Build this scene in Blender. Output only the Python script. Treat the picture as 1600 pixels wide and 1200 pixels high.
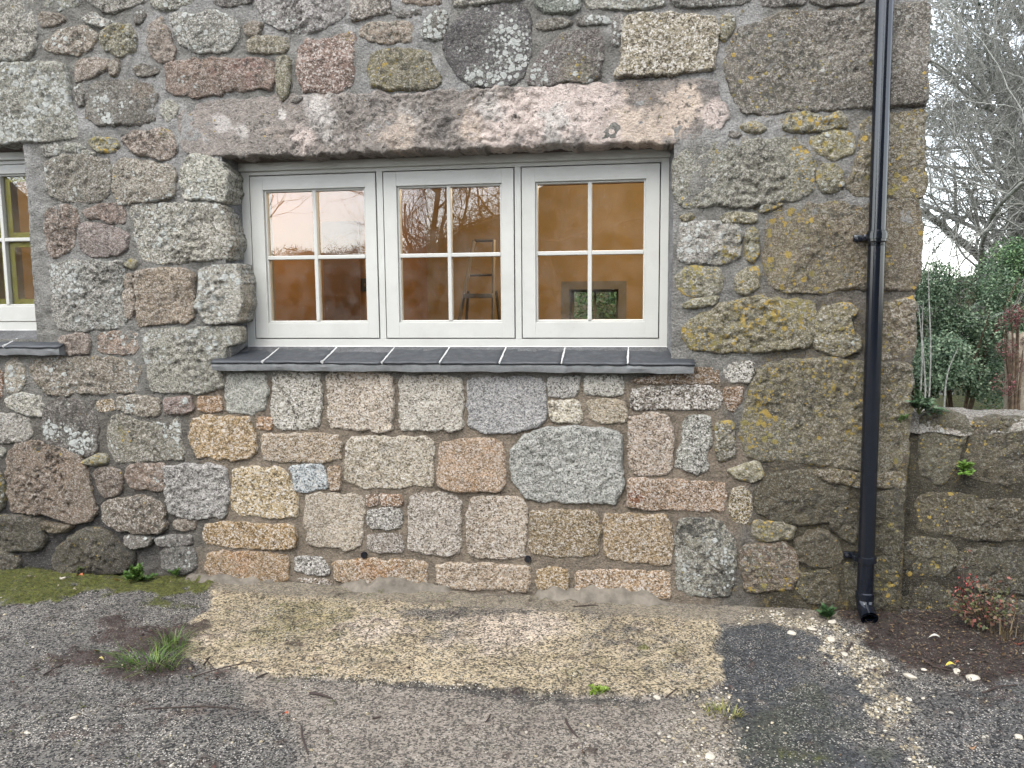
import bpy, bmesh, math, random
import numpy as np
from mathutils import Vector, Matrix

for o in list(bpy.data.objects):
    bpy.data.objects.remove(o, do_unlink=True)
SC = bpy.context.scene
COL = SC.collection
random.seed(7)
RNG = np.random.default_rng(11)

# ------------------------------------------------------------------ camera
YAW, PITCH, ROLL, F = 0.153549, 0.107840, -0.008276, 1246.03
CAM = np.array([0.0, -3.65, 1.42])


def _rot(yaw, pitch, roll):
    cy, sy = math.cos(yaw), math.sin(yaw)
    cp, sp = math.cos(pitch), math.sin(pitch)
    cr, sr = math.cos(roll), math.sin(roll)
    B = np.array([[1, 0, 0], [0, 0, -1], [0, 1, 0]], float)
    Ry = np.array([[cy, 0, sy], [0, 1, 0], [-sy, 0, cy]])
    Rx = np.array([[1, 0, 0], [0, cp, -sp], [0, sp, cp]])
    Rz = np.array([[cr, -sr, 0], [sr, cr, 0], [0, 0, 1]])
    return Rz @ Rx @ Ry @ B


RM = _rot(YAW, PITCH, ROLL)
cam_d = bpy.data.cameras.new('camera')
cam_o = bpy.data.objects.new('camera', cam_d)
COL.objects.link(cam_o)
mw = Matrix.Identity(4)
for i in range(3):
    mw[i][0] = RM[0][i]
    mw[i][1] = -RM[1][i]
    mw[i][2] = -RM[2][i]
    mw[i][3] = CAM[i]
cam_o.matrix_world = mw
cam_d.sensor_width = 36.0
cam_d.lens = 36.0 * F / 1600.0
cam_d.clip_start = 0.05
cam_d.clip_end = 2000.0
SC.camera = cam_o
SC.render.resolution_x = 1024
SC.render.resolution_y = 768

# ------------------------------------------------------------------ light
SUN_DIR = Vector((-0.25, -0.75, 1.0)).normalized()       # towards the sun
world = bpy.data.worlds.new('World')
SC.world = world
world.use_nodes = True
wn, wl_ = world.node_tree.nodes, world.node_tree.links
wn.clear()
w_out = wn.new('ShaderNodeOutputWorld')
w_bg = wn.new('ShaderNodeBackground')
w_sky = wn.new('ShaderNodeTexSky')
w_sky.sky_type = 'NISHITA'
w_sky.sun_disc = False
w_sky.sun_elevation = math.asin(SUN_DIR.z)
w_sky.sun_rotation = math.atan2(SUN_DIR.x, SUN_DIR.y)
w_sky.dust_density = 1.0
w_sky.air_density = 1.0
w_hs = wn.new('ShaderNodeHueSaturation')
w_hs.inputs['Saturation'].default_value = 0.36
wl_.new(w_sky.outputs[0], w_hs.inputs['Color'])
wl_.new(w_hs.outputs[0], w_bg.inputs['Color'])
w_bg.inputs['Strength'].default_value = 0.15
wl_.new(w_bg.outputs[0], w_out.inputs['Surface'])

sun_d = bpy.data.lights.new('sun', 'SUN')
sun_d.energy = 0.8
sun_d.angle = math.radians(40)
sun_d.color = (1.0, 0.97, 0.93)
sun_o = bpy.data.objects.new('sun', sun_d)
COL.objects.link(sun_o)
sun_o.rotation_euler = SUN_DIR.to_track_quat('Z', 'Y').to_euler()
sun_o.location = (0, -6, 12)

SC.view_settings.view_transform = 'Standard'
SC.view_settings.look = 'None'
SC.view_settings.gamma = 1.0
SC.view_settings.use_curve_mapping = False
SC.view_settings.exposure = 2.3
SC.cycles.use_adaptive_sampling = True
SC.cycles.adaptive_threshold = 0.025
SC.cycles.max_bounces = 6
SC.cycles.diffuse_bounces = 3
SC.cycles.glossy_bounces = 3
SC.cycles.transparent_max_bounces = 10


# ------------------------------------------------------------------ helpers
def ray(x, y):
    return RM.T @ np.array([(x - 800.0) / F, (y - 600.0) / F, 1.0])


def onY(x, y, Y=0.0):
    d = ray(x, y)
    p = CAM + d * (Y - CAM[1]) / d[1]
    return p


def onZ(x, y, Z=0.0):
    d = ray(x, y)
    return CAM + d * (Z - CAM[2]) / d[2]


ALB = 0.55          # colours are written as seen in the photograph's exposure; this brings them to real reflectance


def lin(c):
    c = np.asarray(c, float) / 255.0
    return ALB * np.where(c <= 0.04045, c / 12.92, ((c + 0.055) / 1.055) ** 2.4)


def L4(c):
    r = lin(c)
    return (float(r[0]), float(r[1]), float(r[2]), 1.0)


def _hash(ix, iy, seed):
    h = (ix.astype(np.int64) * 374761393 + iy.astype(np.int64) * 668265263 + seed * 974634777) & 0xffffffff
    h = ((h ^ (h >> 13)) * 1274126177) & 0xffffffff
    h = (h ^ (h >> 16)) & 0xffffffff
    return h.astype(np.float64) / 4294967295.0


def vn(x, y, seed=0):
    ix, iy = np.floor(x), np.floor(y)
    fx, fy = x - ix, y - iy
    ux, uy = fx * fx * (3 - 2 * fx), fy * fy * (3 - 2 * fy)
    a, b = _hash(ix, iy, seed), _hash(ix + 1, iy, seed)
    c, d = _hash(ix, iy + 1, seed), _hash(ix + 1, iy + 1, seed)
    return ((a + (b - a) * ux) * (1 - uy) + (c + (d - c) * ux) * uy) * 2 - 1


def fbm(x, y, f, oct=4, seed=0, gain=0.5):
    s, a, t = 0.0, 1.0, 0.0
    for k in range(oct):
        ca, sa = math.cos(0.6 * k + seed), math.sin(0.6 * k + seed)
        s = s + a * vn((x * ca - y * sa) * f + 17.3 * k, (x * sa + y * ca) * f - 9.1 * k, seed + 31 * k)
        t += a
        a *= gain
        f *= 2.03
    return s / t * 1.6


def mesh_obj(name, verts, faces, mat=None, parent=None, smooth=True, attrs=None, mats=None, matidx=None):
    me = bpy.data.meshes.new(name)
    verts = np.asarray(verts, dtype=np.float32)
    me.vertices.add(len(verts))
    me.vertices.foreach_set('co', verts.ravel())
    if isinstance(faces, np.ndarray):
        n, k = faces.shape
        me.loops.add(n * k)
        me.loops.foreach_set('vertex_index', faces.astype(np.int32).ravel())
        me.polygons.add(n)
        me.polygons.foreach_set('loop_start', np.arange(0, n * k, k, dtype=np.int32))
    else:
        tot = sum(len(f) for f in faces)
        me.loops.add(tot)
        me.loops.foreach_set('vertex_index', np.array([i for f in faces for i in f], dtype=np.int32))
        me.polygons.add(len(faces))
        st = np.cumsum([0] + [len(f) for f in faces[:-1]]).astype(np.int32)
        me.polygons.foreach_set('loop_start', st)
    me.update(calc_edges=True)
    me.validate()
    if smooth:
        me.polygons.foreach_set('use_smooth', np.ones(len(me.polygons), dtype=bool))
    if attrs:
        for an, av in attrs.items():
            av = np.asarray(av, dtype=np.float32)
            if av.ndim == 1:
                a = me.attributes.new(an, 'FLOAT', 'POINT')
                a.data.foreach_set('value', av)
            else:
                a = me.attributes.new(an, 'FLOAT_COLOR', 'POINT')
                if av.shape[1] == 3:
                    av = np.concatenate([av, np.ones((len(av), 1), np.float32)], 1)
                a.data.foreach_set('color', av.ravel())
    if mat:
        me.materials.append(mat)
    o = bpy.data.objects.new(name, me)
    COL.objects.link(o)
    if parent:
        o.parent = parent
    return o


def empty(name, loc=(0, 0, 0)):
    o = bpy.data.objects.new(name, None)
    o.empty_display_size = 0.1
    o.location = loc
    COL.objects.link(o)
    return o


def tag(o, label=None, cat=None, group=None, kind=None):
    if label:
        o['label'] = label
    if cat:
        o['category'] = cat
    if group:
        o['group'] = group
    if kind:
        o['kind'] = kind
    return o


class MB:
    """collects simple solids in one bmesh"""
    def __init__(self):
        self.bm = bmesh.new()

    def box(self, x0, x1, y0, y1, z0, z1, bev=0.0, seg=2, rot=None, piv=None):
        r = bmesh.ops.create_cube(self.bm, size=1.0)
        vs = r['verts']
        for v in vs:
            v.co = Vector(((x0 + x1) / 2 + v.co.x * (x1 - x0), (y0 + y1) / 2 + v.co.y * (y1 - y0), (z0 + z1) / 2 + v.co.z * (z1 - z0)))
        if bev > 0:
            es = list({e for v in vs for e in v.link_edges})
            rr = bmesh.ops.bevel(self.bm, geom=es, offset=bev, segments=seg, affect='EDGES', profile=0.5)
            vs = list({v for f in rr['faces'] for v in f.verts} | {v for v in vs if v.is_valid})
        if rot is not None:
            p = Vector(piv)
            for v in vs:
                v.co = p + rot @ (v.co - p)
        return vs

    def quadprism(self, pts, d):
        """pts: closed 3D outline, d: extrude vector"""
        d = Vector(d)
        a = [self.bm.verts.new(Vector(p)) for p in pts]
        b = [self.bm.verts.new(Vector(p) + d) for p in pts]
        n = len(pts)
        self.bm.faces.new(a[::-1])
        self.bm.faces.new(b)
        for i in range(n):
            self.bm.faces.new((a[i], a[(i + 1) % n], b[(i + 1) % n], b[i]))

    def tube(self, pts, radii, n=12, cap=True):
        pts = [Vector(p) for p in pts]
        rings = []
        up = None
        for i, p in enumerate(pts):
            if i == 0:
                t = pts[1] - pts[0]
            elif i == len(pts) - 1:
                t = pts[-1] - pts[-2]
            else:
                t = (pts[i + 1] - pts[i]).normalized() + (pts[i] - pts[i - 1]).normalized()
            t.normalize()
            if up is None:
                up = Vector((0, 0, 1)) if abs(t.z) < 0.8 else Vector((1, 0, 0))
            s = t.cross(up).normalized()
            up = s.cross(t).normalized()
            r = radii[i] if hasattr(radii, '__len__') else radii
            rings.append([self.bm.verts.new(p + (s * math.cos(2 * math.pi * k / n) + up * math.sin(2 * math.pi * k / n)) * r) for k in range(n)])
        for a, b in zip(rings[:-1], rings[1:]):
            for k in range(n):
                self.bm.faces.new((a[k], a[(k + 1) % n], b[(k + 1) % n], b[k]))
        if cap:
            self.bm.faces.new(rings[0][::-1])
            self.bm.faces.new(rings[-1])
        return rings

    def build(self, name, mat, parent=None, smooth=False, angle=0.7):
        bmesh.ops.recalc_face_normals(self.bm, faces=self.bm.faces[:])
        me = bpy.data.meshes.new(name)
        self.bm.to_mesh(me)
        self.bm.free()
        if mat:
            me.materials.append(mat)
        if smooth:
            for p in me.polygons:
                p.use_smooth = True
            try:
                me.set_sharp_from_angle(angle=angle)
            except Exception:
                pass
        o = bpy.data.objects.new(name, me)
        COL.objects.link(o)
        if parent:
            o.parent = parent
        return o


# ------------------------------------------------------------------ materials
class NT:
    def __init__(self, name):
        self.m = bpy.data.materials.new(name)
        self.m.use_nodes = True
        self.t = self.m.node_tree
        self.t.nodes.clear()
        self.out = self.t.nodes.new('ShaderNodeOutputMaterial')
        self.b = self.t.nodes.new('ShaderNodeBsdfPrincipled')
        self.t.links.new(self.b.outputs[0], self.out.inputs['Surface'])
        self.co = self.t.nodes.new('ShaderNodeTexCoord').outputs['Object']

    def n(self, typ, **kw):
        nd = self.t.nodes.new(typ)
        for k, v in kw.items():
            setattr(nd, k, v)
        return nd

    def put(self, sock, v):
        if isinstance(v, bpy.types.NodeSocket):
            self.t.links.new(v, sock)
        elif v is not None:
            sock.default_value = v

    def noise(self, scale, detail=3.0, rough=0.55, dist=0.0, co=None, out='Fac'):
        nd = self.n('ShaderNodeTexNoise')
        self.put(nd.inputs['Vector'], co or self.co)
        nd.inputs['Scale'].default_value = scale
        nd.inputs['Detail'].default_value = detail
        nd.inputs['Roughness'].default_value = rough
        nd.inputs['Distortion'].default_value = dist
        return nd.outputs[out]

    def voro(self, scale, feature='F1', co=None, out='Distance', rnd=1.0):
        nd = self.n('ShaderNodeTexVoronoi', feature=feature)
        self.put(nd.inputs['Vector'], co or self.co)
        nd.inputs['Scale'].default_value = scale
        nd.inputs['Randomness'].default_value = rnd
        return nd.outputs[out] if out else nd

    def math(self, op, a, b=None, c=None, clamp=False):
        nd = self.n('ShaderNodeMath', operation=op, use_clamp=clamp)
        self.put(nd.inputs[0], a)
        if b is not None:
            self.put(nd.inputs[1], b)
        if c is not None:
            self.put(nd.inputs[2], c)
        return nd.outputs[0]

    def rng(self, v, a, b, c, d, smooth=False):
        nd = self.n('ShaderNodeMapRange')
        if smooth:
            nd.interpolation_type = 'SMOOTHSTEP'
        self.put(nd.inputs[0], v)
        for i, q in enumerate((a, b, c, d)):
            self.put(nd.inputs[i + 1], q)
        return nd.outputs[0]

    def mix(self, f, a, b, mode='MIX'):
        nd = self.n('ShaderNodeMix', data_type='RGBA', blend_type=mode)
        self.put(nd.inputs[0], f)
        self.put(nd.inputs[6], a)
        self.put(nd.inputs[7], b)
        return nd.outputs[2]

    def attr(self, name, out='Color'):
        nd = self.n('ShaderNodeAttribute', attribute_name=name)
        return nd.outputs[out]

    def sep(self, c):
        nd = self.n('ShaderNodeSeparateColor')
        self.put(nd.inputs[0], c)
        return nd.outputs

    def vadd(self, a, b):
        nd = self.n('ShaderNodeVectorMath', operation='ADD')
        self.put(nd.inputs[0], a)
        self.put(nd.inputs[1], b)
        return nd.outputs[0]

    def vscale(self, a, s):
        nd = self.n('ShaderNodeVectorMath', operation='SCALE')
        self.put(nd.inputs[0], a)
        self.put(nd.inputs['Scale'], s)
        return nd.outputs[0]

    def bump(self, h, strength=0.5, dist=0.01, normal=None):
        nd = self.n('ShaderNodeBump')
        nd.inputs['Strength'].default_value = strength
        nd.inputs['Distance'].default_value = dist
        self.put(nd.inputs['Height'], h)
        if normal is not None:
            self.put(nd.inputs['Normal'], normal)
        return nd.outputs[0]

    def fin(self, color=None, rough=None, normal=None, spec=None, metal=None):
        self.put(self.b.inputs['Base Color'], color)
        self.put(self.b.inputs['Roughness'], rough)
        if normal is not None:
            self.put(self.b.inputs['Normal'], normal)
        if spec is not None:
            self.put(self.b.inputs['Specular IOR Level'], spec)
        if metal is not None:
            self.put(self.b.inputs['Metallic'], metal)
        return self.m


def grey(v):
    return (v, v, v, 1.0)


def mat_stone():
    t = NT('granite')
    base = t.attr('base')
    li = t.sep(t.attr('lich'))          # R white, G yellow, B dark crust
    spk = t.attr('spk', 'Fac')
    # mineral grain: pale feldspar and dark mica in the base colour, coarser or finer from stone to stone
    oi = t.n('ShaderNodeObjectInfo').outputs['Random']
    gco = t.vscale(t.co, t.rng(oi, 0, 1, 0.8, 1.3))
    g1 = t.sep(t.voro(185, co=gco, out='Color'))
    g2 = t.sep(t.voro(95, co=gco, out='Color'))
    gr = t.math('ADD', t.math('MULTIPLY', g1[0], 0.6), t.math('MULTIPLY', g2[1], 0.4))
    mid = t.rng(t.noise(26, 3, 0.62), 0.28, 0.72, 0.76, 1.22)
    big = t.rng(t.noise(6, 2, 0.5), 0.3, 0.7, 0.86, 1.14)
    vm = t.n('ShaderNodeVectorMath', operation='SCALE')
    t.put(vm.inputs[0], base)
    t.put(vm.inputs['Scale'], t.math('MULTIPLY', mid, big))
    col = vm.outputs[0]
    col = t.mix(t.math('MULTIPLY', t.rng(gr, 0.50, 0.80, 0, 0.75), spk), col, L4((236, 230, 220)))
    col = t.mix(t.math('MULTIPLY', t.rng(gr, 0.44, 0.18, 0, 0.72), spk), col, L4((66, 58, 50)))
    # dark crust
    dn = t.noise(38, 3, 0.7)
    dm = t.math('MULTIPLY', t.rng(t.math('ADD', dn, t.math('MULTIPLY', li[2], 0.5)), 0.62, 0.78, 0, 1, True), 0.8)
    col = t.mix(dm, col, L4((70, 68, 62)))
    # fine pale crust lichen
    fn = t.noise(70, 3, 0.75)
    fm = t.rng(t.math('ADD', fn, t.math('MULTIPLY', t.math('MINIMUM', li[0], 0.45), 0.26)), 0.60, 0.74, 0, 0.6, True)
    fm = t.math('MULTIPLY', fm, t.rng(li[0], 0.02, 0.15, 0, 1))
    col = t.mix(fm, col, L4((176, 178, 166)))
    # round white lichen
    wco = t.vadd(t.co, t.vscale(t.noise(90, 2, 0.6, out='Color'), 0.006))
    masks = []
    ymasks = []
    for sc, lo in ((30, 0.62), (60, 0.45)):
        v = t.voro(sc, co=wco, out=None)
        rnd = t.sep(v.outputs['Color'])
        ymasks.append((rnd, v.outputs['Distance'], 1 if sc == 30 else 2))
        thr = t.math('MULTIPLY', t.math('SUBTRACT', t.math('MULTIPLY', li[0], 1.25), rnd[0]), 1.1, clamp=True)
        rad = t.math('MINIMUM', t.math('MULTIPLY', t.math('ADD', thr, t.math('MULTIPLY', t.math('GREATER_THAN', thr, 0.0), 0.12)), 0.75), 0.52)
        m = t.rng(t.math('SUBTRACT', rad, v.outputs['Distance']), 0.0, 0.05, 0, 1)
        masks.append(m)
    wm = t.math('MAXIMUM', masks[0], masks[1])
    wm = t.math('MULTIPLY', wm, t.rng(t.noise(160, 2, 0.7), 0.3, 0.55, 0.82, 1.0))
    wm = t.math('MULTIPLY', wm, t.rng(li[0], 0.2, 0.34, 0, 1))
    col = t.mix(wm, col, t.mix(t.noise(90, 3), L4((196, 199, 190)), L4((232, 233, 226))))
    # yellow lichen: crusty rosettes over a thin greenish film
    yno = t.noise(48, 3, 0.75)
    film = t.math('MULTIPLY', t.rng(yno, 0.42, 0.62, 0, 0.42), t.rng(li[1], 0.05, 0.5, 0, 1))
    col = t.mix(film, col, L4((146, 139, 106)))
    ym = None
    for rnd_, dist_, ch in ymasks:
        thr = t.math('SUBTRACT', t.math('MULTIPLY', li[1], 0.95), rnd_[ch], clamp=True)
        rad = t.math('MINIMUM', t.math('MULTIPLY', t.math('ADD', thr, t.math('MULTIPLY', t.math('GREATER_THAN', thr, 0.0), 0.16)), 0.8), 0.5)
        rad = t.math('ADD', rad, t.math('MULTIPLY', t.math('SUBTRACT', yno, 0.5), 0.55))
        m = t.math('MULTIPLY', t.rng(t.math('SUBTRACT', rad, dist_), 0.0, 0.06, 0, 0.88), t.math('GREATER_THAN', thr, 0.0))
        ym = m if ym is None else t.math('MAXIMUM', ym, m)
    col = t.mix(ym, col, t.mix(t.rng(t.noise(9, 2), 0.42, 0.6, 0, 1), L4((160, 148, 88)), L4((200, 168, 80))))
    # bump
    h = t.math('ADD', t.noise(80, 3, 0.78, co=gco), t.math('MULTIPLY', g1[0], 0.16))
    h = t.math('ADD', h, t.math('MULTIPLY', wm, 0.25))
    nb = t.bump(h, 1.0, 0.022)
    return t.fin(col, t.rng(gr, 0, 1, 0.75, 0.95), nb, 0.3)


def mat_mortar():
    t = NT('lime_mortar')
    base = t.attr('base')
    k = t.math('MULTIPLY', t.rng(t.noise(11, 4, 0.7), 0.3, 0.7, 0.66, 1.34), t.rng(t.noise(130, 3, 0.75), 0.3, 0.7, 0.62, 1.38))
    vm = t.n('ShaderNodeVectorMath', operation='SCALE')
    t.put(vm.inputs[0], base)
    t.put(vm.inputs['Scale'], k)
    col = vm.outputs[0]
    sand = t.sep(t.voro(260, out='Color'))
    col = t.mix(t.math('GREATER_THAN', sand[0], 0.93), col, t.mix(0.2, col, L4((205, 200, 190))))
    li = t.sep(t.attr('lich'))
    yn = t.math('ADD', t.math('MULTIPLY', t.noise(14, 3, 0.72), 0.55), t.math('MULTIPLY', t.noise(75, 3, 0.7), 0.45))
    ym = t.rng(t.math('ADD', yn, t.math('MULTIPLY', li[1], 0.28)), 0.62, 0.70, 0, 0.75, True)
    ym = t.math('MULTIPLY', ym, t.rng(li[1], 0.02, 0.12, 0, 1))
    col = t.mix(ym, col, t.mix(t.noise(24, 4), L4((122, 116, 82)), L4((166, 138, 74))))
    h = t.math('ADD', t.noise(120, 4, 0.75), t.math('MULTIPLY', t.noise(30, 2), 0.8))
    return t.fin(col, 0.93, t.bump(h, 1.0, 0.02), 0.2)


def mat_ground():
    t = NT('tarmac_ground')
    base = t.attr('base')
    gz = t.sep(t.attr('gz'))            # R aggregate strength, G moss, B wetness
    k = t.math('MULTIPLY', t.rng(t.noise(3.5, 6, 0.65), 0.3, 0.7, 0.78, 1.2), t.rng(t.noise(40, 3, 0.7), 0.3, 0.7, 0.86, 1.14))
    vm = t.n('ShaderNodeVectorMath', operation='SCALE')
    t.put(vm.inputs[0], base)
    t.put(vm.inputs['Scale'], k)
    col = vm.outputs[0]
    v1 = t.voro(150, out=None)
    c1 = t.sep(v1.outputs['Color'])
    c2 = t.sep(t.voro(95, out='Color'))
    gsp = t.rng(t.math('ADD', t.math('MULTIPLY', c1[0], 0.65), t.math('MULTIPLY', c2[1], 0.35)), 0.2, 0.8, 0.12, 1.95, True)
    gsp = t.math('ADD', t.math('MULTIPLY', t.math('SUBTRACT', gsp, 1.0), gz[0]), 1.0)
    vm2 = t.n('ShaderNodeVectorMath', operation='SCALE')
    t.put(vm2.inputs[0], col)
    t.put(vm2.inputs['Scale'], gsp)
    col = vm2.outputs[0]
    # pale chippings showing in the worn surface
    chip = t.math('MULTIPLY', t.math('GREATER_THAN', c1[2], 0.70), t.rng(v1.outputs['Distance'], 0.46, 0.36, 0, 1))
    chip = t.math('MULTIPLY', chip, t.math('MULTIPLY', gz[0], t.rng(t.noise(7, 4, 0.6), 0.35, 0.65, 0.25, 1.0)))
    col = t.mix(chip, col, t.mix(c1[1], L4((236, 230, 218)), L4((190, 178, 158))))
    pit = t.math('MULTIPLY', t.rng(t.noise(55, 5, 0.7), 0.60, 0.68, 0, 0.7), gz[0])
    col = t.mix(pit, col, L4((58, 54, 50)))
    # moss
    mn = t.math('ADD', t.math('ADD', t.math('MULTIPLY', t.noise(40, 4, 0.7), 0.4), t.math('MULTIPLY', t.noise(7, 4, 0.6), 0.5)), t.math('MULTIPLY', gz[1], 0.42))
    mm = t.rng(mn, 0.66, 0.84, 0, 0.92, True)
    mcol = t.mix(t.rng(t.noise(60, 5, 0.7), 0.35, 0.65, 0, 1), L4((70, 76, 30)), L4((138, 140, 52)))
    col = t.mix(mm, col, mcol)
    h = t.math('ADD', t.math('MULTIPLY', c1[0], 0.55), t.math('MULTIPLY', t.noise(110, 5, 0.7), 0.9))
    h = t.math('ADD', h, t.math('MULTIPLY', t.math('MULTIPLY', mm, t.noise(220, 4, 0.7)), 1.4))
    rough = t.math('SUBTRACT', 0.92, t.math('MULTIPLY', gz[2], t.rng(t.noise(12, 4), 0.35, 0.6, 0.15, 0.55)))
    return t.fin(col, rough, t.bump(h, 0.9, 0.012), 0.35)


def mat_plain(name, c, rough=0.6, nscale=0, namp=0.15, bump=0.0, bscale=60, spec=0.5, metal=0.0):
    t = NT(name)
    col = L4(c)
    if nscale:
        k = t.rng(t.noise(nscale, 5, 0.65), 0.3, 0.7, 1 - namp, 1 + namp)
        vm = t.n('ShaderNodeVectorMath', operation='SCALE')
        vm.inputs[0].default_value = col[:3]
        t.put(vm.inputs['Scale'], k)
        col = vm.outputs[0]
    nb = t.bump(t.noise(bscale, 5, 0.65), bump, 0.005) if bump else None
    return t.fin(col, rough, nb, spec, metal)


def mat_leaf(name, rough=0.55, trans=0.25):
    t = NT(name)
    base = t.attr('base')
    k = t.rng(t.noise(40, 3), 0.3, 0.7, 0.8, 1.2)
    vm = t.n('ShaderNodeVectorMath', operation='SCALE')
    t.put(vm.inputs[0], base)
    t.put(vm.inputs['Scale'], k)
    t.fin(vm.outputs[0], rough, None, 0.35)
    tr = t.n('ShaderNodeBsdfTranslucent')
    t.put(tr.inputs['Color'], vm.outputs[0])
    mx = t.n('ShaderNodeMixShader')
    mx.inputs[0].default_value = trans
    t.t.links.new(t.b.outputs[0], mx.inputs[1])
    t.t.links.new(tr.outputs[0], mx.inputs[2])
    t.t.links.new(mx.outputs[0], t.out.inputs['Surface'])
    return t.m


def mat_glass():
    t = NT('double_glazing')
    t.t.nodes.remove(t.b)
    gl = t.n('ShaderNodeBsdfGlossy')
    gl.inputs['Roughness'].default_value = 0.0
    gl.inputs['Color'].default_value = (1, 1, 1, 1)
    tp = t.n('ShaderNodeBsdfTransparent')
    tp.inputs['Color'].default_value = (0.93, 0.95, 0.94, 1)
    fr = t.n('ShaderNodeFresnel')
    fr.inputs['IOR'].default_value = 1.5
    fac = t.math('MULTIPLY', fr.outputs[0], 2.7, clamp=True)   # four faces of a double unit
    # raindrops and dust
    mx = t.n('ShaderNodeMixShader')
    t.put(mx.inputs[0], fac)
    t.t.links.new(tp.outputs[0], mx.inputs[1])
    t.t.links.new(gl.outputs[0], mx.inputs[2])
    df = t.n('ShaderNodeBsdfDiffuse')
    df.inputs['Color'].default_value = (0.7, 0.7, 0.68, 1)
    v = t.voro(95, out=None)
    cs = t.sep(v.outputs['Color'])
    spot = t.math('MULTIPLY', t.math('GREATER_THAN', cs[0], 0.93), t.rng(v.outputs['Distance'], 0.16, 0.08, 0, 0.5))
    film = t.math('ADD', spot, t.rng(t.noise(9, 5, 0.6), 0.4, 0.8, 0.0, 0.05), clamp=True)
    mx2 = t.n('ShaderNodeMixShader')
    t.put(mx2.inputs[0], film)
    t.t.links.new(mx.outputs[0], mx2.inputs[1])
    t.t.links.new(df.outputs[0], mx2.inputs[2])
    t.t.links.new(mx2.outputs[0], t.out.inputs['Surface'])
    return t.m


def mat_slate():
    t = NT('slate')
    k = t.rng(t.noise(30, 5, 0.6), 0.3, 0.7, 0.75, 1.25)
    vm = t.n('ShaderNodeVectorMath', operation='SCALE')
    vm.inputs[0].default_value = L4((56, 59, 63))[:3]
    t.put(vm.inputs['Scale'], k)
    h = t.math('ADD', t.noise(18, 5, 0.6), t.math('MULTIPLY', t.noise(150, 4), 0.3))
    return t.fin(vm.outputs[0], t.rng(t.noise(25, 4), 0.3, 0.7, 0.5, 0.7), t.bump(h, 0.5, 0.006), 0.5)


def mat_paint():
    t = NT('cream_painted_timber')
    k = t.rng(t.noise(6, 4, 0.6), 0.3, 0.7, 0.96, 1.03)
    vm = t.n('ShaderNodeVectorMath', operation='SCALE')
    vm.inputs[0].default_value = L4((206, 205, 197))[:3]
    t.put(vm.inputs['Scale'], k)
    dirt = t.math('ADD', t.rng(t.noise(70, 4, 0.7), 0.62, 0.78, 0, 0.2), t.rng(t.noise(5, 4, 0.65), 0.5, 0.75, 0, 0.14), clamp=True)
    col = t.mix(dirt, vm.outputs[0], L4((120, 112, 100)))
    return t.fin(col, 0.42, t.bump(t.noise(90, 3), 0.06, 0.003), 0.4)


def mat_bark(name, c1, c2):
    t = NT(name)
    col = t.mix(t.rng(t.noise(25, 5, 0.7), 0.35, 0.65, 0, 1), L4(c1), L4(c2))
    return t.fin(col, 0.9, t.bump(t.noise(60, 5, 0.7), 0.6, 0.01), 0.2)


M_STONE = mat_stone()
M_MORTAR = mat_mortar()
M_GROUND = mat_ground()
M_PAINT = mat_paint()
M_GLASS = mat_glass()
M_SLATE = mat_slate()
M_LEAF = mat_leaf('leaves')
M_SEAL = mat_plain('white_sealant', (222, 221, 216), 0.5, 40, 0.1)
M_CEMENT = mat_plain('sill_cement', (124, 125, 124), 0.9, 35, 0.2, 0.5, 120, 0.2)
M_BLACK = mat_plain('black_plastic', (18, 23, 32), 0.14, 18, 0.15, 0.03, 30, 0.6)
M_SCREW = mat_plain('zinc_screw', (170, 172, 175), 0.35, metal=1.0)
M_GAP = mat_plain('rubber_seal', (28, 28, 28), 0.7)
M_PLASTER = mat_plain('buff_plaster', (196, 168, 124), 0.95, 2.5, 0.12, 0.15, 30, 0.1)
M_REVEAL_IN = mat_plain('grey_plaster', (150, 146, 138), 0.95, 5, 0.1, 0.15, 40, 0.1)
M_CEIL = mat_plain('brown_ceiling_board', (150, 112, 88), 0.95, 3, 0.1, 0, 30, 0.1)
M_FLOORIN = mat_plain('dusty_floor', (128, 108, 88), 0.9, 6, 0.2)
M_WOODIN = mat_plain('brown_timber', (120, 84, 56), 0.6, 12, 0.2)
M_ALU = mat_plain('dull_aluminium', (118, 106, 90), 0.5, 20, 0.15, metal=0.3)
M_DARK = mat_plain('dark_fitting', (40, 38, 36), 0.5)
M_TAPE = mat_plain('yellow_masking_tape', (206, 196, 92), 0.8, 30, 0.08)
M_ROOF = mat_plain('roof_slate', (80, 82, 88), 0.7, 20, 0.25)
M_GRIT = mat_plain('haunch_cement', (126, 118, 106), 0.95, 14, 0.4, 0.6, 140, 0.2)
M_BARK_GREY = mat_bark('pale_twig_bark', (136, 136, 126), (204, 204, 196))
M_BARK_DARK = mat_bark('dark_bark', (58, 54, 46), (98, 94, 80))
M_BARK_BROWN = mat_bark('brown_bark', (84, 70, 56), (128, 110, 92))
M_PEBBLE = mat_plain('pale_pebble', (205, 196, 178), 0.85, 40, 0.2, 0.4, 80, 0.2)
M_TWIG = mat_plain('fallen_twig_bark', (62, 48, 40), 0.9, 60, 0.25)

# ------------------------------------------------------------------ the cottage front: openings
WY = 0.15                                   # plane of the window frames behind the wall face
cottage = tag(empty('stone_cottage'), 'rough granite cottage wall with cream casement windows and slate sills', 'house')


def avgx(*pp):
    return float(np.mean([onY(x, y, WY)[0] for x, y in pp]))


def avgz(*pp):
    return float(np.mean([onY(x, y, WY)[2] for x, y in pp]))


FX0, FX1 = avgx((372, 262), (390, 538)), avgx((1047, 240), (1042, 540))
FZ0, FZ1 = avgz((400, 541), (1040, 542)), avgz((372, 258), (1047, 233))
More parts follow.
